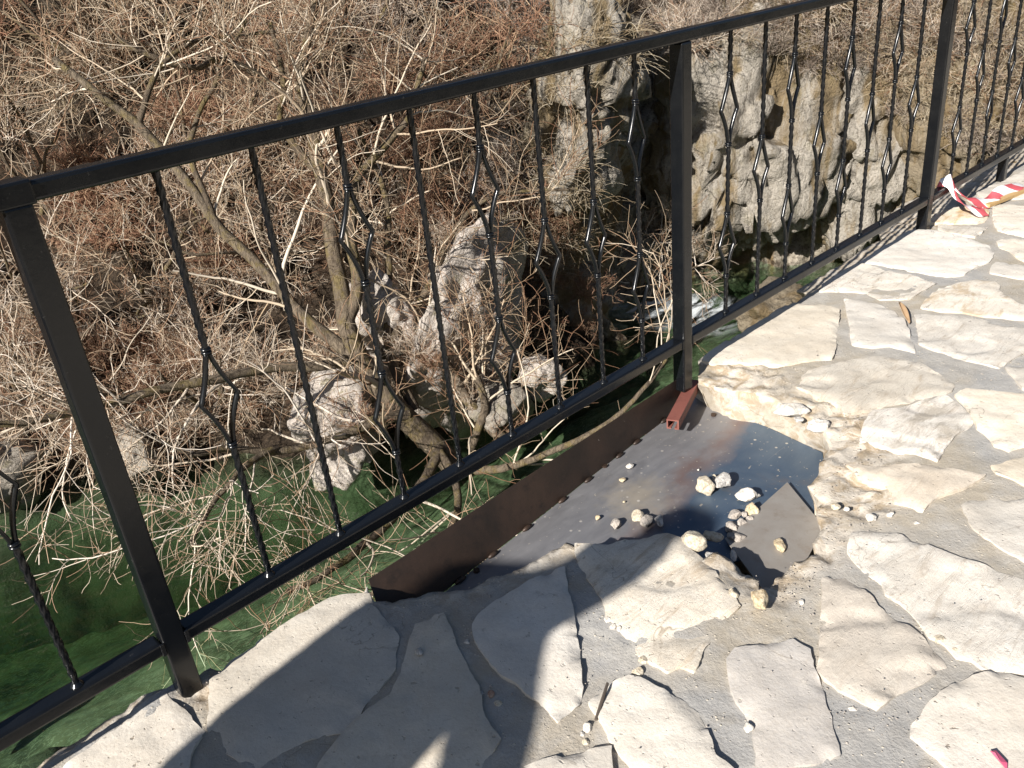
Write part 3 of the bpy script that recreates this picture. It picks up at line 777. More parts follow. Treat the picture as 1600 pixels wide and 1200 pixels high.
for lv, zl in enumerate((-.03, -.06, -.095, -.13, -.19, -.40)):
    cur = []
    for ii, i in enumerate(idx):
        x, y, z = verts[i]
        pa, pb = verts[idx[ii - 1]], verts[idx[(ii + 1) % L]]
        tx_, ty_ = pb[0] - pa[0], pb[1] - pa[1]
        tl = math.hypot(tx_, ty_) or 1.
        tf = far_t[ii]
        if tf is None:
            lean = SGN * (.004 + .011 * min(lv, 4))
            x, y = x + ty_ / tl * lean, y - tx_ / tl * lean
        else:
            fo = far_foot(tf)
            k_ = min(1.25, (-zl / .11) ** 1.15)
            x, y = x + (fo[0] - x) * k_, y + (fo[1] - y) * k_
        q = Vector((x * 1.0, y * 1.0, zl * 1.3))
        a = .008 + .006 * (lv >= 1)
        dx = a * (noise.noise(q * 16) + .7 * noise.noise(q * 45)); dy = a * (noise.noise(q * 16 + Vector((3, 8, 1))) + .7 * noise.noise(q * 45 + Vector((8, 2, 6))))
        cur.append(len(verts))
        verts.append((x + dx, y + dy, min(zl + .006 * noise.noise(q * 40), z - .004)))
    F += [(prev[i], cur[i], cur[(i + 1) % L], prev[(i + 1) % L]) for i in range(L)]
    prev = cur
me = mesh_py('mortar_bed', verts, F)
at = me.attributes.new('rubble', 'FLOAT', 'POINT')
at.data.foreach_set('value', np.concatenate([rub, np.full(len(verts) - len(rub), .9)]).astype(np.float32))
bm = bmesh.new(); bm.from_mesh(me); bmesh.ops.recalc_face_normals(bm, faces=bm.faces[:]); bm.to_mesh(me); bm.free()
link('mortar_bed', me, M['mortar'], pavement)

# paving beyond the frame, one piece of the same pavement
def far_paving():
    b = MB()
    for gx in np.arange(-1.6, 9.6, .42):
        for gy in np.arange(-3.8, -.1, .36):
            cx, cy = gx + random.uniform(-.05, .05), gy + random.uniform(-.05, .05)
            ok = True
            for dx in (-.2, 0, .2):
                for dy in (-.18, 0, .18):
                    p = cam_px(cx + dx, cy + dy)
                    if p and -30 < p[0] < 1640 and -30 < p[1] < 1240: ok = False
                    for k_, poly in SLABS:
                        if inside(poly, cx + dx, cy + dy): ok = False
                    if inside(HOLE, cx + dx, cy + dy) or cy + dy > 0: ok = False
            if not ok: continue
            n_ = 9
            top, lowr = [], []
            ph = random.random()
            for i in range(n_):
                a = 2 * math.pi * (i + ph) / n_
                r = random.uniform(.85, 1.08)
                ex, ey = .185 * r * math.copysign(abs(math.cos(a)) ** .6, math.cos(a)), .155 * r * math.copysign(abs(math.sin(a)) ** .6, math.sin(a))
                top.append((cx + ex, cy + ey, .004)); lowr.append((cx + ex * 1.02, cy + ey * 1.02, -.03))
            b.add(top + lowr, [tuple(range(n_))] + [(i, n_ + i, n_ + (i + 1) % n_, (i + 1) % n_) for i in range(n_)])
    return b
far_paving().build('paving', M['plain'], pavement)

# ------------------------------------------------------------------ steel sheets in the broken-out hole
def sheet(name, corners, th, mat, parent=None, sub=16, wav=.0025, seed=0.):
    """a steel sheet from four corners, subdivided and slightly wavy, with thickness"""
    a, b, c, d = [Vector(p) for p in corners]
    v, f = [], []
    n_ = sub
    nrm = (b - a).cross(d - a).normalized()
    for s_ in (0, 1):
        for j in range(n_ + 1):
            for i in range(n_ + 1):
                u, w = i / n_, j / n_
                p = (a.lerp(b, u)).lerp(d.lerp(c, u), w)
                q = Vector((p.x * 3, p.y * 3, seed))
                v.append(p + nrm * (wav * noise.noise(q) - s_ * th))
    W = n_ + 1; S = W * W
    for j in range(n_):
        for i in range(n_):
            k = j * W + i
            f.append((k, k + 1, k + W + 1, k + W)); f.append((S + k, S + k + W, S + k + W + 1, S + k + 1))
    rim = [i for i in range(W)] + [j * W + n_ for j in range(1, W)] + [n_ * W + i for i in range(n_ - 1, -1, -1)] + [j * W for j in range(n_ - 1, 0, -1)]
    for i in range(len(rim)):
        p, q = rim[i], rim[(i + 1) % len(rim)]
        f.append((q, p, S + p, S + q))
    return link(name, mesh_py(name, v, f), mat, parent, False)
tray = empty('steel_sheet')
tag(tray, 'large grey and bluish steel sheet with upright outer flange lying in the broken hole', 'steel sheet')
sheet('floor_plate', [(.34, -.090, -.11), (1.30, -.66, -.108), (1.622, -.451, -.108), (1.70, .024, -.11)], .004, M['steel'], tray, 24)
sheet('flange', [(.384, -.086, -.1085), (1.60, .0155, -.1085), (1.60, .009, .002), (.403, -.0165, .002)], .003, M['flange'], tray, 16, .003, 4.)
for (x, y) in ((1.62, -.095), (1.20, -.02), (.66, -.075)):
    pts_ = [(x, y, -.112), (x, y, -.1035)]
    bolt = MB(); bolt.tube(pts_, .008, 8)
    bolt.build('stud', M['flange'], tray)
for k in range(9):
    t = .08 + .105 * k + random.uniform(-.02, .02)
    p = Vector((.384, -.088, -.1065)).lerp(Vector((1.60, .0135, -.1065)), t)
    wb = MB(); wb.tube([p + Vector((-.016, -.004, 0)), p + Vector((-.006, -.005, .002)), p + Vector((.006, -.004, .002)), p + Vector((.017, -.003, 0))], [.003, .006, .0055, .003], 7)
    wb.build('weld', M['flange'], tray, True)
small = empty('steel_offcut')
tag(small, 'small brown steel offcut overlapping the corner of the large bluish sheet', 'steel sheet')
sheet('plate', [(1.418, -.462, -.0985), (1.304, -.628, -.0985), (.98, -.70, -.1005), (1.12, -.47, -.0995)], .004, M['brownplate'], small, 24, .0012)
# soil under the sheets at the bottom of the hole
b = MB(); b.box(.2, 1.9, -.95, -.02, -.46, -.22); o = b.build('ground_in_hole', M['mortar']); tag(o, kind='structure')

# ------------------------------------------------------------------ loose rocks
def rock_mesh(name, sx, sy, sz, seed, sub=3, cuts=9, rough=.10):
    bm = bmesh.new()
    bmesh.ops.create_icosphere(bm, subdivisions=sub, radius=1.0)
    r = random.Random(seed)
    planes = []
    for k in range(cuts):
        n_ = Vector((r.gauss(0, 1), r.gauss(0, 1), r.gauss(0, 1))).normalized()
        planes.append((n_, r.uniform(.55, .9)))
    off = Vector((seed * 1.7, seed * .3, seed * .9))
    for v in bm.verts:
        p = v.co.normalized()
        rad = 1.0
        for n_, d in planes:
            c = p.dot(n_)
            if c > 1e-3: rad = min(rad, d / c)
        rad += rough * (noise.noise(p * 1.7 + off) + .5 * noise.noise(p * 4 + off) + .25 * noise.noise(p * 9 + off))
        v.co = Vector((p.x * rad * sx, p.y * rad * sy, p.z * rad * sz))
    me = bpy.data.meshes.new(name)
    bm.to_mesh(me); bm.free()
    return me
VR = Vector((right.x, right.y, 0)).normalized()     # stones are measured across and along the walkway view
for i, (x, y, z, sx, sy, sz, kind, lab) in enumerate(ROCKS):
    big_ = max(sx, sy) > .05
    nm = 'lump' if 'lump' in lab else ('pebble' if max(sx, sy) < .022 else 'rock')
    me = rock_mesh(nm, sx * .56, sy * .56, sz * .62, i + 3, 4 if max(sx, sy) > .02 else 3, 15, .10)
    o = link(nm, me, PB[kind])
    o.location = (x, y, z + sz * .42)
    o.rotation_euler = (random.uniform(-.15, .15), random.uniform(-.15, .15), math.atan2(VR.y, VR.x) + random.uniform(-.2, .2))
    tag(o, lab, 'rock' if nm != 'pebble' else 'pebble', 'loose stones on the pavement and plates')

# sand and mortar crumbs swept into the joints: nobody could count them
def crumbs():
    v, f = [], []
    oc = [(1, 0, 0), (0, 1, 0), (-1, 0, 0), (0, -1, 0), (0, 0, 1), (0, 0, -1)]
    of = [(0, 1, 4), (1, 2, 4), (2, 3, 4), (3, 0, 4), (1, 0, 5), (2, 1, 5), (3, 2, 5), (0, 3, 5)]
    n_ = 0
    centres = [(random.uniform(.2, 3.2), random.uniform(-1.15, -.1)) for _ in range(60)] + [(1.25, -.72), (1.5, -.62), (1.62, -.5), (.95, -.72), (.55, -.25), (1.75, -.2), (.75, -1.0), (.02, -.03)] * 4
    for cx, cy in centres:
        for _ in range(22):
            x, y = random.gauss(cx, .06), random.gauss(cy, .05)
            if inside(HOLE, x, y) or y > .0: continue
            if any(inside(p_, x, y) for k_, p_ in SLABS) and random.random() < .8: continue
            r = random.uniform(.0009, .0024) * (1.7 if random.random() < .06 else 1)
            z = (.009 if any(inside(p_, x, y) for k_, p_ in SLABS) else .0005) + r * .4
            a = random.uniform(0, 6.28)
            b_ = len(v)
            for (px, py, pz) in oc:
                j = random.uniform(.65, 1.2)
                v.append((x + (px * math.cos(a) - py * math.sin(a)) * r * j, y + (px * math.sin(a) + py * math.cos(a)) * r * j, z + pz * r * .7 * j))
            f += [tuple(i + b_ for i in q) for q in of]
    o = link('gravel', mesh_py('gravel', v, f), PB['dark'], None, False)
    tag(o, 'scattered grit and mortar crumbs in the joints of the paving', 'grit', kind='stuff')
crumbs()

# ------------------------------------------------------------------ small things lying on the paving
b = MB(); b.tube([(.512, -.623, .012), (.478, -.640, .010), (.440, -.657, .004)], [.0028, .0035, .003], 7)
tag(b.build('stick', M['stick']), 'thin dark stick lying across the edge of a slab', 'stick')
def leaf():
    v, f = [], []
    A, B_ = Vector((2.44, -.277, .012)), Vector((2.319, -.367, .008))
    d = (B_ - A); s_ = Vector((-d.y, d.x, 0)).normalized()
    n_ = 12
    for k in range(n_ + 1):
        t = k / n_
        w = .010 * math.sin(math.pi * min(1, t * .9 + .05)) ** .8
        p = A + d * t
        for e, zz_ in ((-1, .010), (-.5, .003), (0, 0), (.5, .003), (1, .009)):
            v.append(p + s_ * (w * e) + Vector((0, 0, zz_ + .004 * math.sin(t * 5))))
    for k in range(n_):
        for e in range(4):
            f.append((k * 5 + e, k * 5 + e + 1, k * 5 + e + 6, k * 5 + e + 5))
    o = link('dry_leaf', mesh_py('dry_leaf', v, f), M['leaf'])
    md = o.modifiers.new('s', 'SOLIDIFY'); md.thickness = .0012
    return o
tag(leaf(), 'curled brown dry leaf in the joint between two pale slabs', 'leaf')
b = MB()
lath = [(3.655, -.090), (3.848, -.142)]
A, B_ = Vector((3.655, -.105, .004)), Vector((3.95, -.165, .010))
d = (B_ - A).normalized(); s_ = Vector((-d.y, d.x, 0)) * .014
b.add([A - s_, A + s_, B_ + s_, B_ - s_, A - s_ + Vector((0, 0, .014)), A + s_ + Vector((0, 0, .014)), B_ + s_ + Vector((0, 0, .012)), B_ - s_ + Vector((0, 0, .012))],
      [(0, 1, 2, 3), (7, 6, 5, 4), (0, 4, 5, 1), (1, 5, 6, 2), (2, 6, 7, 3), (3, 7, 4, 0)])
tag(b.build('wooden_lath', M['wood']), 'short raw wooden lath lying under the red and white tape', 'wood')
def tape(pts_, width, name, rep):
    pts_ = [Vector(p) for p in pts_]
    fine = []
    for i in range(len(pts_) - 1):
        p0, p1, p2, p3 = pts_[max(i - 1, 0)], pts_[i], pts_[i + 1], pts_[min(i + 2, len(pts_) - 1)]
        for k in range(8):
            t = k / 8
            fine.append(.5 * ((2 * p1) + (p2 - p0) * t + (2 * p0 - 5 * p1 + 4 * p2 - p3) * t * t + (3 * p1 - p0 - 3 * p2 + p3) * t ** 3))
    fine.append(pts_[-1])
    v, f, uv, ln = [], [], [], 0.
    for k, p in enumerate(fine):
        d = (fine[min(k + 1, len(fine) - 1)] - fine[max(k - 1, 0)]).normalized()
        tw = .75 + .5 * math.sin(k * .23)
        s_ = Vector((-d.y, d.x, 0)).normalized() * math.cos(tw * .8) + Vector((0, 0, 1)) * math.sin(tw * .8)
        if k: ln += (p - fine[k - 1]).length
        for e in (-1, -.33, .33, 1):
            v.append(p + s_ * (width * .5 * e) + Vector((0, 0, .004 * math.cos(e * 2 + k * .4))))
            uv.append((ln / rep, e * .5))
    for k in range(len(fine) - 1):
        for e in range(3):
            f.append((k * 4 + e, k * 4 + e + 1, k * 4 + e + 5, k * 4 + e + 4))
    me = mesh_py(name, v, f)
    ul = me.uv_layers.new(name='UVMap')
    for lp in me.loops: ul.data[lp.index].uv = uv[lp.vertex_index]
    o = link(name, me, M['tape'])
    md = o.modifiers.new('s', 'SOLIDIFY'); md.thickness = .0008
    return o
tag(tape([(3.425, .022, .15), (3.43, -.022, .165), (3.47, -.05, .11), (3.54, -.07, .05), (3.62, -.085, .03), (3.665, -.10, .018), (3.72, -.10, .022), (3.78, -.105, .03), (3.85, -.115, .034), (3.93, -.13, .03), (4.0, -.12, .02)], .055, 'barrier_tape', .16),
    'red and white barrier tape tied to the bottom rail and trailing on the stones', 'tape')
tag(tape([(3.415, .015, .16), (3.42, -.024, .155), (3.43, -.06, .10), (3.46, -.10, .05), (3.51, -.13, .025), (3.55, -.14, .018)], .045, 'barrier_tape', .15),
    'torn short tail of red and white barrier tape hanging from the bottom rail', 'tape')
b = MB()
b.add([(.804, -1.178, .010), (.808, -1.184, .012), (.796, -1.205, .012), (.784, -1.210, .010), (.790, -1.198, .015), (.80, -1.186, .016)], [(0, 1, 5), (1, 2, 4, 5), (2, 3, 4), (0, 5, 4, 3)])
o = b.build('plastic_scrap', M['pinkscrap']); md = o.modifiers.new('s', 'SOLIDIFY'); md.thickness = .0015
tag(o, 'pink scrap of plastic on the pitted slab by the frame corner', 'scrap')
# toe of a pale shoe just reaching into the frame
shoe = empty('shoe', (.522, -1.146, 0.0), math.radians(48))
tag(shoe, 'pale rounded shoe toe on the sandy mortar', 'shoe')
def shoe_part(z0, z1, grow, mat, name):
    v, f = [], []
    n_ = 40
    levels = [z0, z0 + (z1 - z0) * .5, z1 - (z1 - z0) * .12, z1]
    sc_ = [1.0, 1.0, .93 if name == 'upper' else .99, .6 if name == 'upper' else .96]
    for z, s_ in zip(levels, sc_):
        for i in range(n_):
            a = 2 * math.pi * i / n_
            cx = math.cos(a); sy = math.sin(a)
            x = .115 * cx * (1 if cx > 0 else 1.35)
            y = .05 * sy * (1.0 - .12 * (cx < 0) * abs(cx))
            v.append(((x * s_) * grow, (y * s_) * grow, z + (.05 * (1 - (x + .15) / .26) if name == 'upper' and z > z0 + .01 else 0)))
    for k in range(3):
        for i in range(n_):
            j = (i + 1) % n_
            f.append((k * n_ + i, k * n_ + j, (k + 1) * n_ + j, (k + 1) * n_ + i))
    f.append(tuple(range(n_ - 1, -1, -1))); f.append(tuple(3 * n_ + i for i in range(n_)))
    return link(name, mesh_py(name, v, f), mat, shoe)
shoe_part(.0, .022, 1.0, M['sole_dark'], 'sole')
shoe_part(.0225, .042, .97, M['white_plastic'], 'upper')

# ------------------------------------------------------------------ railing
rail = empty('railing', (0, 0, 0))
tag(rail, 'black wrought iron railing with twisted bars along the edge of the stone walkway', 'railing')
def box_part(name, x0, x1, y0, y1, z0, z1, bev=.005, mat=None, parent=None):
    b = MB(); b.box(x0, x1, y0, y1, z0, z1, bev)
    return b.build(name, mat or M['paint'], parent or rail, False)
POSTS = [-1.64, -.02, 1.595, 3.262, 4.92, 6.58]
top = MB()
top.box(POSTS[0] - .05, POSTS[-1] + .05, -.0205, .0205, .9655, .996, .006)
top.box(-.06, .008, -.0235, .0235, .963, .9995, .004)          # joint sleeve over the first post
top.build('top_rail', M['paint'], rail)
for i in range(len(POSTS) - 1):
    b = MB()
    b.box(POSTS[i] + .0225, POSTS[i + 1] - .0225, -.02, .02, .111, .141, .006)
    # weld beads at both ends
    for xe in (POSTS[i] + .024, POSTS[i + 1] - .024):
        for k in range(9):
            a = .112 + k * .0031
            b.box(xe - .004, xe + .004, -.0225, -.0185, a, a + .003, .001)
    b.build('bottom_rail', M['paint'], rail)
for i, x in enumerate(POSTS):
    zb = -.012 if i != 2 else -.036
    if i == 1: zb = -.02
    box_part('post', x - .0215, x + .0215, -.0215, .0215, zb - (.05 if i != 2 else 0.), .9657)
box_part('support_leg', 4.085, 4.125, -.018, .018, -.08, .1108)
# red-oxide channel welded under the third post
ch = MB()
A, B_ = Vector((1.665, .010, 0)), Vector((1.425, -.088, 0))
d = (B_ - A).normalized(); s_ = Vector((-d.y, d.x, 0))
def chan(o0, o1, z0, z1):
    c = [A + s_ * o0, A + s_ * o1, B_ + s_ * o1, B_ + s_ * o0]
    v = [(p.x, p.y, z) for z in (z0, z1) for p in c]
    ch.add(v, [(3, 2, 1, 0), (4, 5, 6, 7), (0, 1, 5, 4), (1, 2, 6, 5), (2, 3, 7, 6), (3, 0, 4, 7)])
chan(-.018, .018, -.041, -.037)
chan(-.018, -.014, -.068, -.0411)
chan(.014, .018, -.068, -.0411)
chan(-.0139, -.005, -.068, -.064)
chan(.005, .0139, -.068, -.064)
ch.build('bracket', M['redoxide'], rail)

def bal_mesh(kind):
    """twisted 12 mm square bar from bottom rail to top rail; kind lists the basket centres"""
    b = MB()
    Z0, Z1 = .1405, .966
    H = .0057
    def sq(x, y, z, r, a):
        o_ = []
        for k in range(12):
            t = 2 * math.pi * k / 12
            q_ = r * (1.06 + .19 * math.cos(4 * t))
            o_.append(Vector((x + q_ * math.cos(t + a), y + q_ * math.sin(t + a), z)))
        return o_
    spans = []
    z = Z0
    for c in sorted(kind):
        spans.append((z, c - .094)); z = c + .094
    spans.append((z, Z1))
    a = .3
    for (za, zb) in spans:
        n_ = max(4, int((zb - za) / .004))
        rings = []
        for k in range(n_ + 1):
            t = k / n_
            zz_ = za + (zb - za) * t
            edge = min(1., min(t, 1 - t) * n_ * .004 / .018)
            rings.append(sq(0, 0, zz_, H * (1 + .05 * math.sin(zz_ * 190)), a))
            a += edge * 2 * math.pi / .095 * (zb - za) / n_
        b.sweep(None, rings)
        a = round(a / (math.pi / 2)) * math.pi / 2
    for c in kind:
        for sgn in (-1, 1):
            n_ = 28
            path = []
            for k in range(n_ + 1):
                t = k / n_
                u = abs(2 * t - 1)
                w = (1 - u)
                off_ = .0335 * (.55 * w ** 1.9 + .45 * w ** 1.05)
                path.append(Vector((sgn * (.0033 + off_), .0015 * sgn * math.sin(t * 7), c - .094 + .188 * t)))
            rings = []
            for k, p in enumerate(path):
                dd = (path[min(k + 1, n_)] - path[max(k - 1, 0)]).normalized()
                sx_ = Vector((dd.z, 0, -dd.x))
                rings.append([p + sx_ * (.0031 * e) + Vector((0, f_, 0)) for e, f_ in ((-1, -.0050), (1, -.0050), (1, .0050), (-1, .0050))])
            b.sweep(None, rings)
        for zc in (c - .100, c - .094, c + .094, c + .100):
            n_ = 12
            rings = []
            for k in range(7):
                t = k / 6
                r = .0078 + .0020 * math.sin(math.pi * t)
                rings.append([Vector((r * math.cos(2 * math.pi * i / n_), r * math.sin(2 * math.pi * i / n_), zc - .003 + .006 * t)) for i in range(n_)])
            b.sweep(None, rings)
    # weld blob on the bottom rail
    rings = []
    for k in range(5):
        t = k / 4
        r = .013 * (1 - t * .55)
        rings.append([Vector((r * math.cos(2 * math.pi * i / 10), r * math.sin(2 * math.pi * i / 10), Z0 + .009 * t)) for i in range(10)])
    b.sweep(None, rings)
    me = mesh_py('baluster', b.v, b.f)
    me.polygons.foreach_set('use_smooth', [len(p.vertices) == 4 for p in me.polygons])
    return me
BM = {0: bal_mesh([]), 1: bal_mesh([.548]), 2: bal_mesh([.358, .755])}
for me in BM.values(): me.materials.append(M['paint'])
PAT = {0: [2, 1, 2, 0, 2, 1, 2, 1], 1: [1, 0, 2, 0, 2, 1, 1, 2], 2: [2, 1, 2, 1, 2, 1, 2, 1], 3: [2, 1, 2, 1, 2, 1, 2, 1], 4: [2, 1, 2, 1, 2, 1, 2, 1]}
proto = {}
for p in range(5):
    mid = .5 * (POSTS[p] + POSTS[p + 1]) + (.0125 if p == 1 else .03 if p == 0 else 0)
    for i in range(8):
        kd = PAT[p][i]
        x = mid + (i - 3.5) * .1739
        if p == 1: x += (.004 if i < 3 else 0)
        if kd not in proto:
            o = bpy.data.objects.new('baluster', BM[kd]); proto[kd] = o
        else:
            o = proto[kd].copy()
        col.objects.link(o)
        o.parent = rail
        o.location = (x, random.uniform(-.0015, .0015), 0)
        o.rotation_euler = (0, random.uniform(-.004, .004), random.uniform(-.12, .12) + (math.pi / 2 * 0))

# ------------------------------------------------------------------ landscape materials
def bank_mat():
    m_, nt, bs, out = new_mat('bank_ground')
    n = N(nt)
    geo = n.node('ShaderNodeNewGeometry')
    nzv = n.sep(geo.outputs['Normal'])[2]
    big = n.noise(.45, 6, .6, dist=.6)
    mid = n.noise(2.3, 8, .7)
    fine = n.noise(17, 8, .75)
    soil = n.mix(n.ramp(mid, [(.35, 0.), (.65, 1.)]), (.045, .032, .022), (.09, .066, .045))
    soil = n.mix(n.ramp(n.noise(1.1, 5, .6), [(.5, 0.), (.65, .6)]), soil, (.12, .062, .036))
    soil = n.mix(n.ramp(fine, [(.42, .85), (.58, 0.)]), soil, (.016, .012, .009))
    soil = n.mix(n.ramp(n.noise(46, 4, .7), [(.6, 0.), (.72, .8)]), soil, (.26, .20, .13))
    rock = n.mix(n.ramp(n.noise(3.6, 9, .7, dist=.4), [(.35, 0.), (.65, 1.)]), (.30, .26, .20), (.44, .39, .32))
    rock = n.mix(n.ramp(n.noise(14, 8, .7), [(.38, .9), (.53, 0.)]), rock, (.11, .09, .07))
    st = n.noise(1.0, 6, .65, n.mapping((1.1, 1.1, .22)), .5)
    rock = n.mix(n.ramp(st, [(.5, 0.), (.58, .85)]), rock, (.24, .155, .065))
    ra = n.math('ADD', n.attr('rock'), n.math('MULTIPLY', n.math('SUBTRACT', mid, .5), .9))
    f = n.ramp(ra, [(.45, 0.), (.58, 1.)])
    c = n.mix(f, soil, rock)
    under = n.math('MULTIPLY', n.math('SUBTRACT', -5.0, n.sep()[2]), 2.5, True)
    c = n.mix(under, c, n.mix(mid, (.06, .075, .045), (.15, .155, .105)))
    n.lk(c, bs.inputs['Base Color'])
    bs.inputs['Roughness'].default_value = .95
    bs.inputs['Specular IOR Level'].default_value = .15
    h = n.math('ADD', n.math('MULTIPLY', mid, .8), n.math('MULTIPLY', fine, .35))
    n.lk(n.bump(h, 1.0, .16), bs.inputs['Normal'])
    return m_
M['bank'] = bank_mat()

def twig_mat(name, stops, moss=0.0, bark=False):
    m_, nt, bs, out = new_mat(name)
    n = N(nt)
    a = n.attr('tint')
    c = n.ramp(a, stops)
    if bark:
        g = n.noise(1.0, 8, .75, n.mapping((22, 22, 4.5)), .6)
        c = n.mix(n.ramp(g, [(.40, .8), (.56, 0.)]), c, (.055, .04, .028))
        n.lk(n.bump(g, 1.0, .07), bs.inputs['Normal'])
    if moss:
        c = n.mix(n.math('MULTIPLY', n.ramp(n.noise(5, 5, .7), [(.5, 0.), (.62, 1.)]), moss), c, (.21, .16, .045))
    n.lk(c, bs.inputs['Base Color'])
    bs.inputs['Roughness'].default_value = .8
    bs.inputs['Specular IOR Level'].default_value = .25
    return m_
M['bark'] = twig_mat('bark', [(0., (.15, .115, .08)), (1., (.22, .175, .125))], .5, True)
TW = [(0., (.185, .09, .052)), (.22, (.245, .145, .088)), (.45, (.325, .24, .158)), (.75, (.42, .34, .25)), (1., (.54, .47, .38))]
M['twig'] = twig_mat('twig', TW)
M['twig_pale'] = twig_mat('twig_pale', [(0., (.25, .14, .09)), (.3, (.35, .25, .17)), (.6, (.47, .39, .30)), (1., (.60, .53, .455))])
M['twig_grey'] = twig_mat('twig_grey', [(0., (.15, .11, .085)), (.5, (.25, .20, .16)), (1., (.40, .345, .29))])
M['twig_red'] = twig_mat('twig_red', [(0., (.19, .088, .055)), (.5, (.27, .155, .098)), (1., (.40, .285, .185))])
M['straw'] = twig_mat('straw', [(0., (.20, .145, .085)), (.5, (.33, .26, .17)), (1., (.50, .44, .34))])

# ------------------------------------------------------------------ the far bank, curling round to the end of the walkway
SHORE = [(-9, 17), (-5, 15), (-2, 13.2), (.8, 11.3), (2.4, 10.2), (3.9, 9.2), (5.6, 7.9), (7.2, 7.2), (9.2, 7.3), (11.2, 7.9), (13.0, 8.2), (14.6, 7.2), (15.8, 5.2), (16.0, 3.0), (15.2, 1.0), (13.6, -.6), (12.0, -3.0), (11.6, -7)]
def catmull(P, n_):
    P = [Vector(p) for p in P]
    out = []
    for i in range(len(P) - 1):
        p0, p1, p2, p3 = P[max(i - 1, 0)], P[i], P[i + 1], P[min(i + 2, len(P) - 1)]
        for k in range(n_):
            t = k / n_
            out.append(.5 * ((2 * p1) + (p2 - p0) * t + (2 * p0 - 5 * p1 + 4 * p2 - p3) * t * t + (3 * p1 - p0 - 3 * p2 + p3) * t ** 3))
    out.append(P[-1])
    return out
shore = catmull(SHORE, 24)
NS = len(shore)
nrm = []
for i in range(NS):
    d = (shore[min(i + 4, NS - 1)] - shore[max(i - 4, 0)]).normalized()
    nrm.append(Vector((-d.y, d.x)))
# profile: (inland offset, height above water); steepness grows towards the cliffs on the right
PA = [(-.35, -2.8), (-.12, -1.2), (0, 0), (.7, .6), (2.0, 1.7), (3.4, 3.2), (4.7, 4.9), (6.0, 6.8), (9, 9.5), (14, 13), (26, 19)]
PBc = [(-.35, -2.8), (-.12, -1.2), (0, 0), (.22, 1.2), (.45, 2.5), (.75, 3.7), (1.7, 4.8), (3.4, 6.4), (6.5, 9), (12, 13), (24, 19)]
def prof(t, c):
    k = t * (len(PA) - 1); i = min(int(k), len(PA) - 2); f_ = k - i
    a = (PA[i][0] * (1 - f_) + PA[i + 1][0] * f_, PA[i][1] * (1 - f_) + PA[i + 1][1] * f_)
    b = (PBc[i][0] * (1 - f_) + PBc[i + 1][0] * f_, PBc[i][1] * (1 - f_) + PBc[i + 1][1] * f_)
    return a[0] * (1 - c) + b[0] * c, a[1] * (1 - c) + b[1] * c
def cliffness(x, y):
    c = 1 / (1 + math.exp(-(x - 8.6) * 1.6))
    if y < 3.0 and x > 8: c *= max(.25, 1 - (3.0 - y) * .35)
    return c
NT_ = 190
bank_v, bank_r = [], []
def bank_point(i, t, disp=True):
    s_, n_ = shore[i], nrm[i]
    c = cliffness(s_.x, s_.y)
    o, h = prof(t, c)
    p = Vector((s_.x + n_.x * o, s_.y + n_.y * o, WATER_Z + h))
    rk = c * max(0, min(1, 1.25 - abs(h - 2.2) / 3.2))
    if disp:
        a = nz(p, .35, 4) * .75 + nz(p + Vector((50, 0, 0)), 1.1, 5) * .32
        ridg = abs(noise.noise(p * Vector((.9, .9, .55)).x)) if False else (1 - abs(noise.noise(Vector((p.x * .8, p.y * .8, p.z * .45))))) ** 3
        a += c * (ridg * .55 - .25) + (.25 + .35 * c) * nz(p, 2.6, 4) * .5
        q = p + Vector((n_.x * -a * (.55 + .3 * c), n_.y * -a * (.55 + .3 * c), a * .5))
        rk = max(rk, .55 * max(0, nz(p + Vector((7, 3, 1)), .5, 3)))
        return q, rk
    return p, rk
for i in range(NS):
    for j in range(NT_):
        q, rk = bank_point(i, (j / (NT_ - 1)) ** 1.0)
        bank_v.append(q); bank_r.append(rk)
q_ = []
for i in range(NS - 1):
    for j in range(NT_ - 1):
        k = i * NT_ + j
        q_.append((k, k + NT_, k + NT_ + 1, k + 1))
q_bank = list(q_)
me = mesh_np('river_bank', [tuple(v) for v in bank_v], q_)
at = me.attributes.new('rock', 'FLOAT', 'POINT'); at.data.foreach_set('value', np.array(bank_r, np.float32))
tag(link('river_bank', me, M['bank']), kind='structure')
from mathutils.bvhtree import BVHTree
bvh = BVHTree.FromPolygons([tuple(v) for v in bank_v], q_)
def bank_hit(u, v):
    """where the sight line through a photo pixel meets the bank (used only to measure the place)"""
    d = (right * ((u - 800) / 1357.85) + down * ((v - 600) / 1357.85) + fwd).normalized()
    h = bvh.ray_cast(CAM_POS, d)
    return h[0], h[1]
def ground_z(x, y):
    h = bvh.ray_cast(Vector((x, y, 30)), Vector((0, 0, -1)))
    return h[0].z if h[0] else None

# ------------------------------------------------------------------ river bed and water
def bed_mat():
    m_, nt, bs, out = new_mat('river_bed')
    n = N(nt)
    c = n.mix(n.ramp(n.noise(1.6, 6, .65), [(.38, 0.), (.62, 1.)]), (.075, .085, .05), (.20, .195, .13))
    c = n.mix(n.ramp(n.voro(3.2), [(.1, .6), (.5, 0.)]), c, (.28, .28, .21))
    c = n.mix(n.ramp(n.noise(.6, 4, .6), [(.55, 0.), (.65, .8)]), c, (.03, .035, .018))
    ca = n.math('ABSOLUTE', n.math('SUBTRACT', n.noise(1.0, 4, .6, n.mapping((5.5, 10, 5), (0, 0, .3)), 1.1), .5))
    c = n.mix(n.ramp(ca, [(.0, .75), (.035, 0.)]), c, (.34, .34, .26))  # pale streaks of caustic light painted into the bed colour
    n.lk(c, bs.inputs['Base Color'])
    bs.inputs['Roughness'].default_value = .9
    n.lk(n.bump(n.noise(1.6, 2, .5), .5, .2), bs.inputs['Normal'])
    return m_
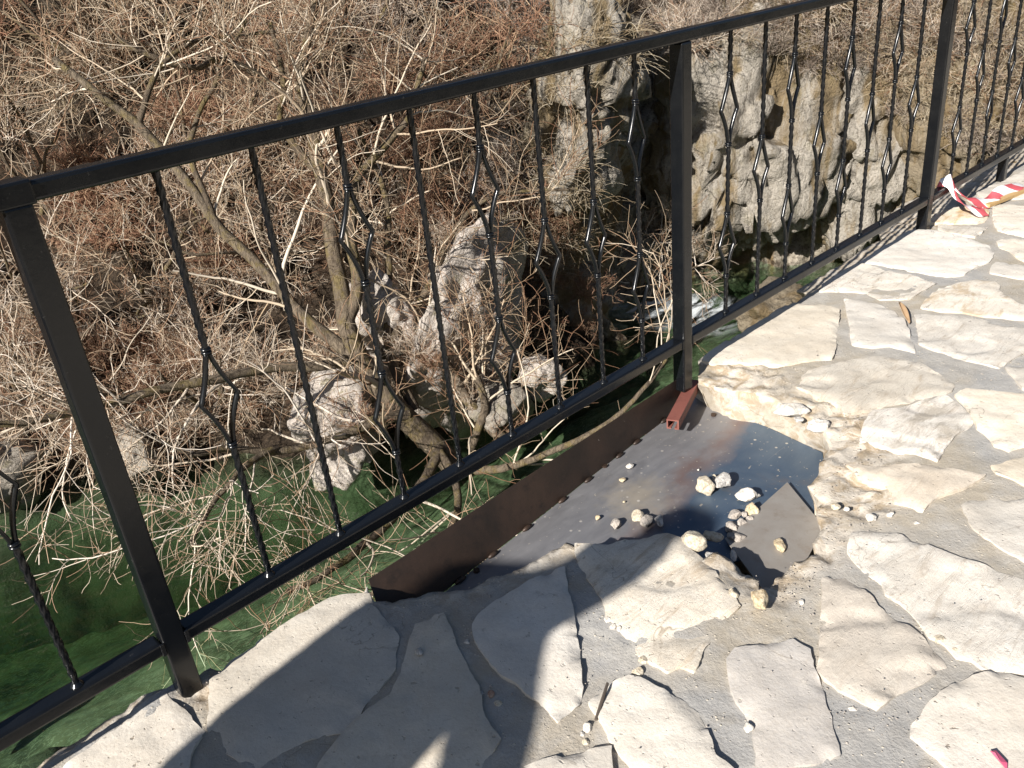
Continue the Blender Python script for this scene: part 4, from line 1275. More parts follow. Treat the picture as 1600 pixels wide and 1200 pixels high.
v_, q_ = [], []
nx, ny = 150, 90
for i in range(nx):
    for j in range(ny):
        x = -8 + 27 * i / (nx - 1); y = -2 + 19 * j / (ny - 1)
        # the deepest channel runs under the far bank
        dep = .50 + 2.1 * (1 / (1 + math.exp(-(y - 8.6) * 1.2)))
        z = WATER_Z - dep + (.08 * nz((x, y, 0), .8, 3) + .04 * nz((x, y, 3), 2.5, 4))
        v_.append((x, y, min(z, WATER_Z - .12)))
for i in range(nx - 1):
    for j in range(ny - 1):
        k = i * ny + j
        q_.append((k, k + ny, k + ny + 1, k + 1))
tag(link('river_bed', mesh_np('river_bed', v_, q_), bed_mat()), kind='structure')

def water_mat():
    m_, nt, bs, out = new_mat('river_water')
    nt.nodes.remove(bs)
    n = N(nt)
    tr = n.node('ShaderNodeBsdfTransparent'); tr.inputs[0].default_value = (.80, .93, .84, 1)
    gl = n.node('ShaderNodeBsdfGlossy'); gl.inputs['Roughness'].default_value = .04
    gl.inputs['Color'].default_value = (1, 1, 1, 1)
    w = n.noise(1.0, 4, .55, n.mapping((2.6, 4.2, 1), (0, 0, .3)), .8)
    w2 = n.noise(9, 3, .5)
    nb = n.bump(n.math('ADD', w, n.math('MULTIPLY', w2, .18)), .45, .12)
    n.lk(nb, gl.inputs['Normal'])
    fr = n.node('ShaderNodeFresnel'); fr.inputs[0].default_value = 1.33; n.lk(nb, fr.inputs['Normal'])
    mx = n.node('ShaderNodeMixShader')
    ge = n.node('ShaderNodeNewGeometry')
    n.lk(n.math('MULTIPLY', fr.outputs[0], n.math('SUBTRACT', 1.0, ge.outputs['Backfacing'])), mx.inputs[0]); n.lk(tr.outputs[0], mx.inputs[1]); n.lk(gl.outputs[0], mx.inputs[2])
    # white water in the rapid at the foot of the cliffs
    xyz = n.sep()
    fx = n.math('MULTIPLY', n.ramp(n.math('MULTIPLY', xyz[0], .05), [(.53, 0.), (.57, 1.), (.60, 1.), (.63, 0.)]), n.ramp(n.math('MULTIPLY', xyz[1], .1), [(.60, 0.), (.67, .85)]))
    fo = n.ramp(n.noise(1.0, 6, .65, n.mapping((1.4, 3.0, 1)), .8), [(.44, 0.), (.60, 1.)])
    f = n.math('MULTIPLY', fx, fo)
    df = n.node('ShaderNodeBsdfDiffuse'); df.inputs[0].default_value = (.75, .80, .82, 1)
    m2 = n.node('ShaderNodeMixShader')
    n.lk(f, m2.inputs[0]); n.lk(mx.outputs[0], m2.inputs[1]); n.lk(df.outputs[0], m2.inputs[2])
    n.lk(m2.outputs[0], out.inputs['Surface'])
    va = n.node('ShaderNodeVolumeAbsorption')
    va.inputs['Color'].default_value = (.66, .74, .64, 1)
    va.inputs['Density'].default_value = .75
    n.lk(va.outputs[0], out.inputs['Volume'])
    return m_
b = MB(); b.box(-7.5, 18.5, -1.6, 16.5, -9.5, WATER_Z)
tag(b.build('water', water_mat()), kind='structure')

for k in range(16):
    x, y = random.uniform(-.9, 1.5), random.uniform(5.2, 7.6)
    if k < 7: x, y = random.uniform(-.5, .7), random.uniform(5.7, 6.4)
    r_ = random.uniform(.16, .38)
    me = rock_mesh('submerged_rock', r_, r_ * random.uniform(.7, 1.), r_ * .55, 200 + k, 3, 9, .15)
    o = link('submerged_rock', me, M['rock_wet'])
    o.location = (x, y, WATER_Z - .46 + random.uniform(-.05, .12)); o.rotation_euler = (0, 0, random.uniform(0, 6))
    tag(o, 'dark rock lying under the clear green water', 'rock', 'rocks on the river bed under the green water')

# wall under the walkway, standing in the river
def wall():
    v, f = [], []
    nx_, nz_ = 150, 34
    for i in range(nx_):
        for j in range(nz_):
            x = -1.8 + 11.8 * i / (nx_ - 1); z = -7.2 + 6.88 * j / (nz_ - 1)
            y = -.12 - .10 * (z + .3) / 7 * -1 + .05 * nz((x, 0, z), 1.6, 4)
            v.append((x, y, z))
    for i in range(nx_ - 1):
        for j in range(nz_ - 1):
            k = i * nz_ + j
            f.append((k, k + nz_, k + nz_ + 1, k + 1))
    return link('retaining_wall', mesh_py('retaining_wall', v, f), M['rock_grey'])
tag(wall(), 'rough stone retaining wall under the outer edge of the walkway', 'wall')

# near embankment against the walkway beyond the second bay
NE_ = []
def near_z(x, y):
    k = 1 / (1 + math.exp(-(x - 3.75) * 6))
    top_ = -.05 - 2.6 * (1 - k)
    z = top_ - (max(0, y - .12) * (1.0 + 3.0 * (1 - k)))
    return z + .10 * nz((x, y, 0), 1.5, 4) * min(1, max(0, y) * 3 + .15) + .03 * nz((x, y, 9), 7, 4)
v_, q_ = [], []
nx, ny = 150, 80
for i in range(nx):
    for j in range(ny):
        x = 3.3 + 7.2 * i / (nx - 1); y = -.05 + 2.6 * (j / (ny - 1)) ** 1.3
        v_.append((x, y, near_z(x, y)))
for i in range(nx - 1):
    for j in range(ny - 1):
        k = i * ny + j
        q_.append((k, k + ny, k + ny + 1, k + 1))
me = mesh_np('embankment', v_, q_)
at = me.attributes.new('rock', 'FLOAT', 'POINT'); at.data.foreach_set('value', np.array([.75 if v[1] < .5 else .3 for v in v_], np.float32))
tag(link('embankment', me, M['bank']), kind='structure')

# ------------------------------------------------------------------ boulders and cliff faces
def boulder(name, loc, dims, rot, mat, label, seed, sub=5, cuts=12, rough=.16):
    if name == 'cliff_face': sub, cuts, rough = 6, 18, .12
    me = rock_mesh(name, dims[0] * .5, dims[1] * .5, dims[2] * .5, seed, sub, cuts, rough)
    # finer relief
    for v in me.vertices:
        p = v.co + Vector((seed, 0, 0))
        a = .055 * nz(p, 2.2, 5) + .03 * nz(p, 6, 4)
        if name == 'cliff_face':
            w_ = p + .25 * noise.noise_vector(p * 1.3)
            a *= .35
            a += .20 * noise.cell(Vector((w_.x * 1.3, w_.y * 1.3, w_.z * .8))) + .08 * noise.cell(Vector((w_.x * 3.1, w_.y * 3.1, w_.z * 1.7))) + .08 * nz(p, .9, 4) - .10 * max(0., 1 - abs(noise.noise(Vector((p.x * .9, p.y * .9, p.z * .5)))) * 12) - .05 * max(0., 1 - abs(noise.noise(p * 1.9 + Vector((4, 4, 4)))) * 9)
        else:
            w_ = p + .15 * noise.noise_vector(p * 2.)
            a = a * .6 + .03 * noise.cell(w_ * 2.1) + .012 * noise.cell(w_ * 5.)
        v.co += v.co.normalized() * a * min(1.6, max(dims) * .6)
    o = link(name, me, mat)
    o.location = loc; o.rotation_euler = rot
    tag(o, label, 'boulder' if name == 'boulder' else ('cliff' if name == 'cliff_face' else 'rock'))
    return o
def at_px(u, v, dist):
    d = (right * ((u - 800) / 1357.85) + down * ((v - 600) / 1357.85) + fwd).normalized()
    return CAM_POS + d * dist
BOULDERS = [('boulder', (6.85, 7.7, -3.6), (3.1, 1.6, 3.5), (0.25, 0.35, 0.4), 'rock_pale', 'big pale sunlit boulder behind the leaning trunk on the far bank', 11),
 ('boulder', (5.75, 8.1, -3.25), (1.6, 1.3, 1.5), (0.1, -0.2, 1.0), 'rock_pale', 'grey shaded boulder between the leaning trunk and the big pale boulder', 12),
 ('boulder', (4.85, 7.9, -4.3), (2.4, 1.3, 1.4), (0.15, -0.25, 0.5), 'rock_pale', 'flat topped slab of rock at the water left of the leaning trunk', 13),
 ('boulder', (6.55, 6.75, -4.55), (1.5, 1.1, 1.0), (0.0, 0.2, 0.9), 'rock_grey', 'low grey rock at the water in front of the big pale boulder', 14),
 ('boulder', (7.25, 6.6, -4.35), (0.85, 0.75, 0.75), (0.2, 0.1, 0.3), 'rock_pale', 'small round rock at the water right of the big pale boulder', 15),
 ('cliff_face', (9.9, 8.2, -1.1), (2.4, 1.9, 3.6), (0.1, 0.05, 0.3), 'rock_cliff', 'grey cliff block left of the dark crevice, above the reddish brush', 16),
 ('cliff_face', (13.7, 7.5, -2.3), (3.8, 2.2, 6.8), (-0.05, 0.1, -0.65), 'rock_cliff', 'tall pale grey cliff face rising from the rapid', 17),
 ('cliff_face', (15.3, 6.2, -2.2), (3.0, 2.0, 6.6), (-0.05, 0.06, -0.9), 'rock_cliff', 'cracked grey cliff face beside the brown stained face', 18),
 ('cliff_face', (15.9, 4.2, -2.0), (3.4, 2.0, 6.4), (-0.02, 0.0, -1.25), 'rock_brown', 'brown stained cliff face behind the third bay of the railing', 19),
 ('boulder', (1.2, 11.2, -4.6), (1.6, 1.2, 1.2), (0.1, 0.2, 0.6), 'rock_grey', 'dark wet boulder at the water behind the nearest post', 22),
 ('boulder', (2.6, 10.0, -4.7), (1.3, 1.0, 1.0), (0.2, 0.1, 1.2), 'rock_grey', 'grey boulder at the water under the mossy limbs', 23),
 ('boulder', (-0.2, 12.0, -4.5), (1.5, 1.2, 1.3), (0.1, 0.3, 2.0), 'rock_grey', 'grey boulder at the water at the far left', 24),
 ('boulder', (2.55, 12.9, -0.1), (1.3, 1.0, 1.2), (0.2, 0.1, 0.3), 'rock_grey', 'lichened grey boulder high at the upper left of the bank', 20),
 ('boulder', (3.98, 1.08, -0.88), (0.55, 0.5, 0.42), (0.1, 0.15, 0.4), 'rock_brown', 'smooth tan boulder under the railing beside the walkway', 21)]
for (nm, loc, dims, rot, mat, lab, sd) in BOULDERS:
    boulder(nm, loc, dims, rot, M[mat], lab, sd)

CL_V, CL_F = list(tuple(v) for v in bank_v), list(q_bank)
bpy.context.view_layer.update()
for o in [o for o in bpy.data.objects if o.name.startswith(('cliff_face', 'boulder')) and o.type == 'MESH']:
    b_ = len(CL_V)
    CL_V += [tuple(o.matrix_world @ v.co) for v in o.data.vertices]
    CL_F += [tuple(i + b_ for i in p.vertices) for p in o.data.polygons]
bvh_all = BVHTree.FromPolygons(CL_V, CL_F)
def slope_hit(u, v):
    d = (right * ((u - 800) / 1357.85) + down * ((v - 600) / 1357.85) + fwd).normalized()
    h = bvh_all.ray_cast(CAM_POS, d)
    return h[0], h[1]

# ------------------------------------------------------------------ bare trees
def unit(a):
    return a / np.maximum(np.linalg.norm(a, axis=-1, keepdims=True), 1e-9)
def resample(pts, k):
    P = np.array(pts, float)
    t = np.linspace(0, len(P) - 1, k)
    i = np.minimum(t.astype(int), len(P) - 2); f_ = (t - i)[:, None]
    p0 = P[np.maximum(i - 1, 0)]; p1 = P[i]; p2 = P[i + 1]; p3 = P[np.minimum(i + 2, len(P) - 1)]
    return .5 * (2 * p1 + (p2 - p0) * f_ + (2 * p0 - 5 * p1 + 4 * p2 - p3) * f_ ** 2 + (3 * p1 - p0 - 3 * p2 + p3) * f_ ** 3)
def spawn(pts, rad, n_child, length, wob, bias, K, rscale, rmin, spread=(.5, 1.25), tmin=.2, curl=0.):
    """children of every branch: pts (N,K0,3), rad (N,K0)"""
    Nn, K0, _ = pts.shape
    cnt = rng.poisson(n_child, Nn) if np.isscalar(n_child) else n_child
    idx = np.repeat(np.arange(Nn), cnt)
    if len(idx) == 0: return np.zeros((0, K, 3)), np.zeros((0, K))
    t = tmin + (1 - tmin) * rng.random(len(idx)) ** .8
    s_ = t * (K0 - 1); i0 = np.minimum(s_.astype(int), K0 - 2); f_ = (s_ - i0)[:, None]
    base = pts[idx, i0] * (1 - f_) + pts[idx, i0 + 1] * f_
    tan = unit(pts[idx, i0 + 1] - pts[idx, i0])
    rr = rad[idx, i0] * (1 - f_[:, 0]) + rad[idx, i0 + 1] * f_[:, 0]
    rnd_ = unit(np.cross(tan, rng.normal(size=tan.shape)))
    ang = rng.uniform(*spread, len(idx))[:, None]
    d = unit(tan * np.cos(ang) + rnd_ * np.sin(ang) + np.array(bias) * .35)
    ln = length * rng.uniform(.45, 1.25, len(idx)) * (1.05 - .45 * t)
    out = np.zeros((len(idx), K, 3)); out[:, 0] = base
    step = (ln / (K - 1))[:, None]
    cax = unit(rng.normal(size=d.shape)) * (curl * rng.uniform(.2, 1., len(idx)))[:, None]
    for k in range(1, K):
        d = unit(d + wob * rng.normal(size=d.shape) + np.array(bias) * .10 + np.cross(cax, d))
        out[:, k] = out[:, k - 1] + d * step
    r0 = np.maximum(rr * rscale * rng.uniform(.7, 1.1, len(idx)), rmin)
    r1 = np.maximum(r0 * .45, rmin * .75)
    return out, r0[:, None] + (r1 - r0)[:, None] * np.linspace(0, 1, K)[None]
def tubes(pts, rad, sides):
    """vertices, quads of tubes along all branches"""
    Nn, K, _ = pts.shape
    tan = np.empty_like(pts)
    tan[:, 1:-1] = pts[:, 2:] - pts[:, :-2]; tan[:, 0] = pts[:, 1] - pts[:, 0]; tan[:, -1] = pts[:, -1] - pts[:, -2]
    tan = unit(tan)
    ref = unit(np.cross(tan[:, K // 2], np.array([.31, .17, .93]) + .01 * rng.normal(size=(Nn, 3))))
    u = unit(ref[:, None] - tan * np.sum(ref[:, None] * tan, -1, keepdims=True))
    w = np.cross(tan, u)
    a = np.arange(sides) * 2 * np.pi / sides
    ring = pts[:, :, None] + (u[:, :, None] * np.cos(a)[None, None, :, None] + w[:, :, None] * np.sin(a)[None, None, :, None]) * rad[:, :, None, None]
    V = ring.reshape(-1, 3)
    b0 = (np.arange(Nn) * K * sides)[:, None, None]
    k = np.arange(K - 1)[None, :, None] * sides
    i = np.arange(sides)[None, None, :]; j = (i + 1) % sides
    Q = np.stack([b0 + k + i, b0 + k + j, b0 + k + sides + j, b0 + k + sides + i], -1).reshape(-1, 4)
    return V, Q
def branch_mesh(name, groups):
    """groups: list of (pts, rad, sides, tint per branch)"""
    Vs, Qs, Ts, b = [], [], [], 0
    for pts, rad, sides, tint in groups:
        if len(pts) == 0: continue
        V, Q = tubes(pts, rad, sides)
        Vs.append(V); Qs.append(Q + b); b += len(V)
        Ts.append(np.repeat(tint, pts.shape[1] * sides))
    me = mesh_np(name, np.concatenate(Vs), np.concatenate(Qs))
    at = me.attributes.new('tint', 'FLOAT', 'POINT')
    at.data.foreach_set('value', np.concatenate(Ts).astype(np.float32))
    return me
def limb_arrays(limbs, K=26):
    P, Rr = [], []
    for pts, r0, r1 in limbs:
        p = resample(pts, K)
        for k in range(K):
            q = Vector(p[k])
            p[k] += np.array([nz(q, 1.3, 3), nz(q + Vector((9, 2, 4)), 1.3, 3), nz(q + Vector((3, 7, 1)), 1.3, 3)]) * .05
        rr = np.linspace(r0, r1, K)
        rr = rr * (1 + .10 * np.array([noise.noise(Vector(x) * 2.2) for x in p]))
        P.append(p); Rr.append(rr)
    return np.array(P), np.array(Rr)
def tree(name, label, limbs, dens, twig='twig', bias=(0, 0, .15), lens=(1.9, 1.15, .62), loc=None, tint=(.1, 1.0), wob=.10, curl=.085, group=None):
    root = empty(name, loc or tuple(limbs[0][0][0]))
    tag(root, label, 'tree', group)
    P, Rr = limb_arrays(limbs)
    base = np.array(root.location)
    me = branch_mesh('trunk', [(P - base, Rr, 9, rng.random(len(P)))])
    link('trunk', me, M['bark'], root)
    a, ra = spawn(P, Rr, dens[0], lens[0], wob, bias, 12, .38, .0085, tmin=.15, curl=curl)
    b_, rb = spawn(a, ra, dens[1], lens[1], wob * 1.15, bias, 10, .5, .0052, curl=curl * 1.2)
    c, rc = spawn(b_, rb, dens[2], lens[2], wob * 1.2, bias, 8, .6, .0037, curl=curl * 1.3)
    g = []
    for (p, r, s_) in ((a, ra, 5), (b_, rb, 3), (c, rc, 3)):
        tn = tint[0] + (tint[1] - tint[0]) * rng.random(len(p)) ** .9
        if s_ == 5: tn = .55 + .45 * tn
        if r is rc: tn = tn * .75
        g.append((p - base, r, s_, tn))
    link('crown', branch_mesh('crown', g), M[twig], root)
    return root, sum(len(x[0]) for x in g)
LIMBS = {
 'main': [(5.45,6.51,-4.93),(5.33,6.76,-4.52),(5.17,6.96,-4.17),(5.01,7.19,-3.75),(4.92,7.37,-3.4),(4.89,7.53,-2.98),(4.97,7.69,-2.52),(5.07,7.81,-2.07),(5.16,7.96,-1.62),(5.24,8.12,-1.09),(5.33,8.29,-0.58),(5.41,8.45,-0.07),(5.64,8.48,0.41),(5.98,8.53,0.94)],
 'left_long': [(4.88,7.44,-3.31),(4.72,7.72,-3.05),(4.51,8.0,-2.69),(4.32,8.44,-2.07),(4.1,8.82,-1.53),(3.94,9.15,-0.86),(3.74,9.43,-0.3),(3.43,9.7,0.11),(3.2,10.02,0.53)],
 'stem2': [(4.91,7.57,-2.87),(5.16,7.54,-2.3),(5.28,7.69,-1.69),(5.53,7.79,-1.21),(5.96,7.71,-0.9),(6.36,7.62,-0.59),(6.77,7.66,0.03)],
 'stem3': [(5.33,7.02,-4.12),(5.38,7.47,-3.52),(5.62,7.74,-2.93),(5.98,7.95,-2.15),(6.15,8.14,-1.57),(6.14,8.47,-0.76)],
 'rightarc': [(5.28,7.55,-3.5),(5.69,7.59,-3.15),(6.04,7.57,-2.95),(6.41,7.58,-2.62),(6.75,7.6,-2.27),(7.14,7.53,-1.96),(7.58,7.33,-1.83),(8.33,6.72,-1.9)],
 'moss1': [(5.15,6.91,-4.05),(4.79,6.95,-3.94),(4.43,7.01,-3.97),(3.9,7.05,-3.93),(3.32,7.14,-3.81),(2.82,7.24,-3.56),(2.38,7.21,-3.45)],
 'moss2': [(4.85,7.4,-3.29),(4.33,7.47,-3.23),(3.81,7.58,-3.05),(2.99,7.62,-2.91),(2.37,7.66,-2.79),(1.87,7.71,-2.72),(1.54,7.69,-2.69),(1.13,7.69,-2.59),(0.64,7.75,-2.35)],
 'over1': [(5.33,6.59,-4.56),(4.75,6.3,-4.72),(4.19,6.09,-4.7),(3.57,5.88,-4.71),(3.06,5.75,-4.68),(2.49,5.7,-4.54)],
 'over2': [(5.72,6.48,-4.71),(6.03,6.43,-4.24),(6.1,6.63,-3.86)],
 'stump': [(6.1,6.19,-4.69),(5.99,6.53,-4.36),(5.95,7.14,-3.66),(5.93,7.46,-3.35)],
 'over3': [(5.47,6.49,-4.94),(5.55,5.86,-4.72),(5.79,5.26,-4.43),(6.15,4.72,-4.08),(6.68,4.35,-3.6),(7.17,4.25,-3.18)],
 'over4': [(5.33,6.59,-4.56),(4.91,5.82,-4.8),(4.29,5.41,-4.91),(3.68,5.23,-4.89),(3.04,5.26,-4.76)],
 'low': [(3.37,7.14,-3.79),(2.88,6.99,-3.75),(2.34,6.75,-3.86),(1.95,6.51,-4.03)],
 'up1': [(5.24,8.12,-1.09),(5.09,8.55,-0.55),(5.3,8.63,-0.06),(5.38,8.87,0.59)],
 'up2': [(4.1,8.82,-1.53),(4.15,9.11,-0.63),(4.72,9.17,0.09),(5.23,9.19,0.68)],
 'up3': [(3.74,9.43,-0.3),(4.06,9.47,0.19),(4.72,9.43,0.53),(5.58,9.1,0.49)],
 'hor': [(5.4,9.5,0.01),(4.95,9.53,0.27),(4.67,9.54,0.2),(4.25,9.62,0.34),(3.86,9.8,0.65)],
}

L_ = LIMBS
total = 0
r_, n_ = tree('bare_tree', 'large bare tree with a thick leaning trunk by the water beside the pale boulder',
    [(L_['main'], .165, .045), (L_['stem2'], .09, .03), (L_['left_long'], .09, .04), (L_['stem3'], .075, .03), (L_['up1'], .05, .025), (L_['over1'], .075, .03), (L_['over3'], .06, .02), (L_['over4'], .06, .02), (L_['stump'], .085, .05)],
    (9, 6, 4), 'twig', tint=(.1, 1.))
total += n_
r_, n_ = tree('bare_tree', 'bare tree with mossy horizontal limbs reaching left low over the green water',
    [([tuple(L_['moss1'][0]), *L_['moss1'][1:]], .075, .03), (L_['moss2'], .07, .03), (L_['low'], .045, .018)],
    (13, 6, 4), 'twig_pale', bias=(-.05, -.12, -.05), lens=(1.9, 1.2, .65), tint=(.1, 1.), curl=.10)
total += n_
r_, n_ = tree('bare_tree', 'thin dark bare tree arching to the right over the pale boulder',
    [(L_['rightarc'], .06, .02), (L_['over2'], .06, .05)], (8, 6, 4), 'twig', tint=(.05, .7))
total += n_
r_, n_ = tree('bare_tree', 'bare tree high on the left bank with a slanting branch',
    [(L_['up2'], .045, .018), (L_['up3'], .04, .02), (L_['hor'], .05, .03)], (11, 6, 4), 'twig', tint=(.15, 1.))
total += n_
# trees grown from the bank: (photo column, row where the foot meets the bank, height, lean, label, twig kind)
TREES = [(120, 520, 2.6, (-0.3, -0.5), 'bare tree leaning out from the left bank behind the nearest post', 'twig_pale', (6, 5, 4), 1),
 (260, 480, 2.8, (0.1, -0.4), 'bare tree standing between the nearest post and the trunk', 'twig', (6, 5, 4), 2),
 (60, 330, 2.8, (-0.2, -0.3), 'bare tree at the far left behind the end of the top rail', 'twig', (6, 5, 4), 3),
 (330, 260, 2.8, (0.2, -0.3), 'bare tree on the slope above the slanting branch', 'twig_red', (6, 5, 4), 4),
 (600, 230, 2.6, (0.1, -0.3), 'bare reddish tree on the slope above the leaning trunk', 'twig', (6, 5, 4), 5),
 (430, 420, 2.4, (-0.2, -0.5), 'bare tree in the thicket left of the leaning trunk', 'twig', (6, 5, 4), 6),
 (760, 190, 2.0, (0.0, -0.2), 'bare reddish tree below the middle of the top rail', 'twig_red', (7, 6, 4), 7),
 (190, 620, 2.0, (-0.3, -0.7), 'low bare tree hanging over the water left of the mossy limbs', 'twig_pale', (6, 5, 4), 8),
 (40, 600, 1.9, (-0.2, -0.7), 'pale bare tree over the water at the left edge of the picture', 'twig_pale', (6, 5, 4), 31),
 (330, 640, 1.8, (0.1, -0.7), 'pale bare tree over the dark water beside the grey boulder', 'twig_pale', (6, 5, 4), 32),
 (1000, 470, 1.7, (-0.1, -0.5), 'small bare tree at the water left of the second post', 'twig_pale', (6, 5, 4), 9),
 (550, 90, 2.8, (0.1, -0.2), 'bare tree at the top of the picture above the trunk', 'twig', (6, 5, 4), 10),
 (180, 120, 2.8, (-0.1, -0.2), 'bare tree at the upper left near the lichened boulder', 'twig', (6, 5, 4), 11)]
for (u, v, H, lean, lab, tk, dn, seed) in TREES:
    p, nn = bank_hit(u, v)
    if p is None: continue
    R_ = random.Random(seed)
    limbs = []
    for k in range(R_.choice((3, 4))):
        d = Vector((lean[0] + R_.uniform(-.55, .55), lean[1] + R_.uniform(-.35, .35), 1.0 + R_.uniform(-.3, .2))).normalized()
        q = Vector(p) + Vector((R_.uniform(-.15, .15), R_.uniform(-.15, .15), -.15)); pts_ = [tuple(q)]
        st = H * R_.uniform(.75, 1.1) / 6
        for j in range(6):
            d = (d + Vector((R_.gauss(0, .22), R_.gauss(0, .22), R_.gauss(.02, .15)))).normalized()
            q = q + d * st; pts_.append(tuple(q))
        limbs.append((pts_, R_.uniform(.03, .055), .012))
    r_, n_ = tree('bare_tree', lab, limbs, dn, tk, bias=(lean[0] * .2, lean[1] * .3, .1), lens=(H * .55, H * .36, H * .21), loc=tuple(p))
    total += n_

# ------------------------------------------------------------------ shrubs of the undergrowth: five kinds, copied
def shrub_mesh(seed, n_st, H, spread, K=9):
    d = unit(np.stack([rng.normal(0, spread, n_st), rng.normal(0, spread, n_st), np.abs(rng.normal(.8, .3, n_st))], -1))
    P = np.zeros((n_st, K, 3)); P[:, 0] = rng.normal(0, .06, (n_st, 3)) * np.array([1, 1, .2])
    ln = H * rng.uniform(.5, 1.1, n_st)
    cax = unit(rng.normal(size=d.shape)) * .10
    for k in range(1, K):
        d = unit(d + .14 * rng.normal(size=d.shape) + np.cross(cax, d) + np.array([0, 0, -.03]))
        P[:, k] = P[:, k - 1] + d * (ln / (K - 1))[:, None]
    Rr = np.linspace(.0095, .004, K)[None] * rng.uniform(.7, 1.2, n_st)[:, None]
    b_, rb = spawn(P, Rr, 6, H * .38, .2, (0, 0, .1), 6, .6, .0042, curl=.15)
    c, rc = spawn(b_, rb, 2.5, H * .2, .2, (0, 0, .1), 5, .7, .0038, curl=.15)
    return branch_mesh('shrub', [(P, Rr, 3, rng.random(n_st)), (b_, rb, 3, rng.random(len(b_))), (c, rc, 3, rng.random(len(c)))])
SH = []
for k, (ns, H, sp, mt) in enumerate([(34, 1.1, .55, 'twig'), (44, .9, .8, 'twig_red'), (40, 1.0, .7, 'twig_grey'), (30, 1.3, .5, 'twig_pale'), (50, .8, .9, 'twig_red'), (46, .85, .9, 'twig_grey')]):
    me = shrub_mesh(k, ns, H, sp); me.materials.append(M[mt]); SH.append(me)
SHRUB_LABEL = {0: 'tan bare shrub among the undergrowth on the far bank', 1: 'reddish brown bare shrub among the undergrowth on the far bank', 2: 'grey bare shrub among the undergrowth on the far bank',
               3: 'tall pale bare shrub among the undergrowth on the far bank', 4: 'low reddish bare shrub among the undergrowth on the far bank', 5: 'low grey bare shrub among the undergrowth on the far bank'}
SHRUB_GROUP = {k: v.replace('shrub', 'shrubs').replace(' on the far bank', '') for k, v in SHRUB_LABEL.items()}
first = {}
def shrub(p, k, sc_, rz, tilt):
    if k not in first:
        o = bpy.data.objects.new('shrub', SH[k]); first[k] = o
    else:
        o = first[k].copy()
    col.objects.link(o)
    o.location = p; o.scale = (sc_, sc_, sc_ * random.uniform(.8, 1.15)); o.rotation_euler = (tilt[0], tilt[1], rz)
    tag(o, SHRUB_LABEL[k], 'shrub', SHRUB_GROUP[k])
SHRUBS = [(560, 880, 360, 680, 14, (0, 3, 1), 0.35, 0.6),
 (0, 420, 540, 720, 26, (0, 3, 0, 1), 0.5, 0.8),
 (0, 700, 20, 420, 32, (0, 1, 3, 4), 0.8, 1.3),
 (0, 560, 420, 640, 22, (0, 1, 3), 0.6, 1.0),
 (640, 960, 60, 330, 26, (1, 2, 4, 5), 0.7, 1.1),
 (760, 920, 280, 560, 22, (1, 4, 0), 0.5, 0.8),
 (620, 960, -40, 60, 14, (2, 5, 3), 0.8, 1.2),
 (1060, 1600, -60, 110, 40, (2, 5, 3), 0.55, 1.0),
 (1300, 1600, 20, 220, 20, (2, 5, 0), 0.5, 0.9)]
ns_ = 0
for (u0, u1, v0, v1, num, kinds, s0, s1) in SHRUBS:
    for _ in range(num):
        u, v = random.uniform(u0, u1), random.uniform(v0, v1)
        p, nn = (slope_hit if u0 > 1000 or u0 == 560 else bank_hit)(u, v)
        if p is None or p.z < WATER_Z + .15: continue
        shrub(p + Vector((0, 0, -.05)), random.choice(kinds), random.uniform(s0, s1), random.uniform(0, 6.28), (-.35 * nn.y * random.random() * -1 * -1, .2 * random.uniform(-1, 1)))
        ns_ += 1

# ------------------------------------------------------------------ dry grass on the ledges and slopes, and tufts by the walkway
def grass(name, spots, blades, H, rad, mat, kind=None, label=None, droop=.22):
    P0 = []
    for (p, nn, sp) in spots:
        for _ in range(blades):
            P0.append((p.x + random.gauss(0, sp), p.y + random.gauss(0, sp), p.z - .03))
    P0 = np.array(P0); n_ = len(P0)
    K = 6
    d = unit(np.stack([rng.normal(-.1, .5, n_), rng.normal(-.25, .5, n_), np.abs(rng.normal(.8, .35, n_))], -1))
    P = np.zeros((n_, K, 3)); P[:, 0] = P0
    ln = H * rng.uniform(.4, 1.2, n_)
    for k in range(1, K):
        d = unit(d + .08 * rng.normal(size=d.shape) + np.array([-.03, -.05, -droop]))
        P[:, k] = P[:, k - 1] + d * (ln / (K - 1))[:, None]
    Rr = np.linspace(rad, rad * .35, K)[None] * rng.uniform(.7, 1.2, n_)[:, None]
    o = link(name, branch_mesh(name, [(P, Rr, 3, rng.random(n_))]), M[mat])
    return o
spots = []
for (u0, u1, v0, v1, num) in [(900, 1010, 40, 110, 8), (1080, 1600, -20, 90, 45), (1330, 1600, 40, 210, 36), (640, 900, 20, 300, 40), (780, 940, 250, 420, 22), (0, 300, 0, 200, 40)]:
    for _ in range(num):
        p, nn = slope_hit(random.uniform(u0, u1), random.uniform(v0, v1))
        if p is not None and p.z > WATER_Z + .4: spots.append((p, nn, .12))
tag(grass('dry_grass', spots, 24, .7, .0058, 'straw'), 'dry straw coloured grass hanging over the ledges of the far bank', 'grass', kind='stuff')
for (x, y, n_, H, lab) in ((3.05, .22, 90, .20, 'small tuft of dry grass under the railing before the third post'), (3.62, .42, 220, .42, 'thick tuft of dry straw just behind the railing after the third post'), (4.05, .50, 160, .38, 'dry straw tuft behind the short support leg of the railing')):
    o = grass('grass_tuft', [(Vector((x, y, near_z(x, y))), None, .09)], n_, H, .0035, 'straw')
    tag(o, lab, 'grass tuft')

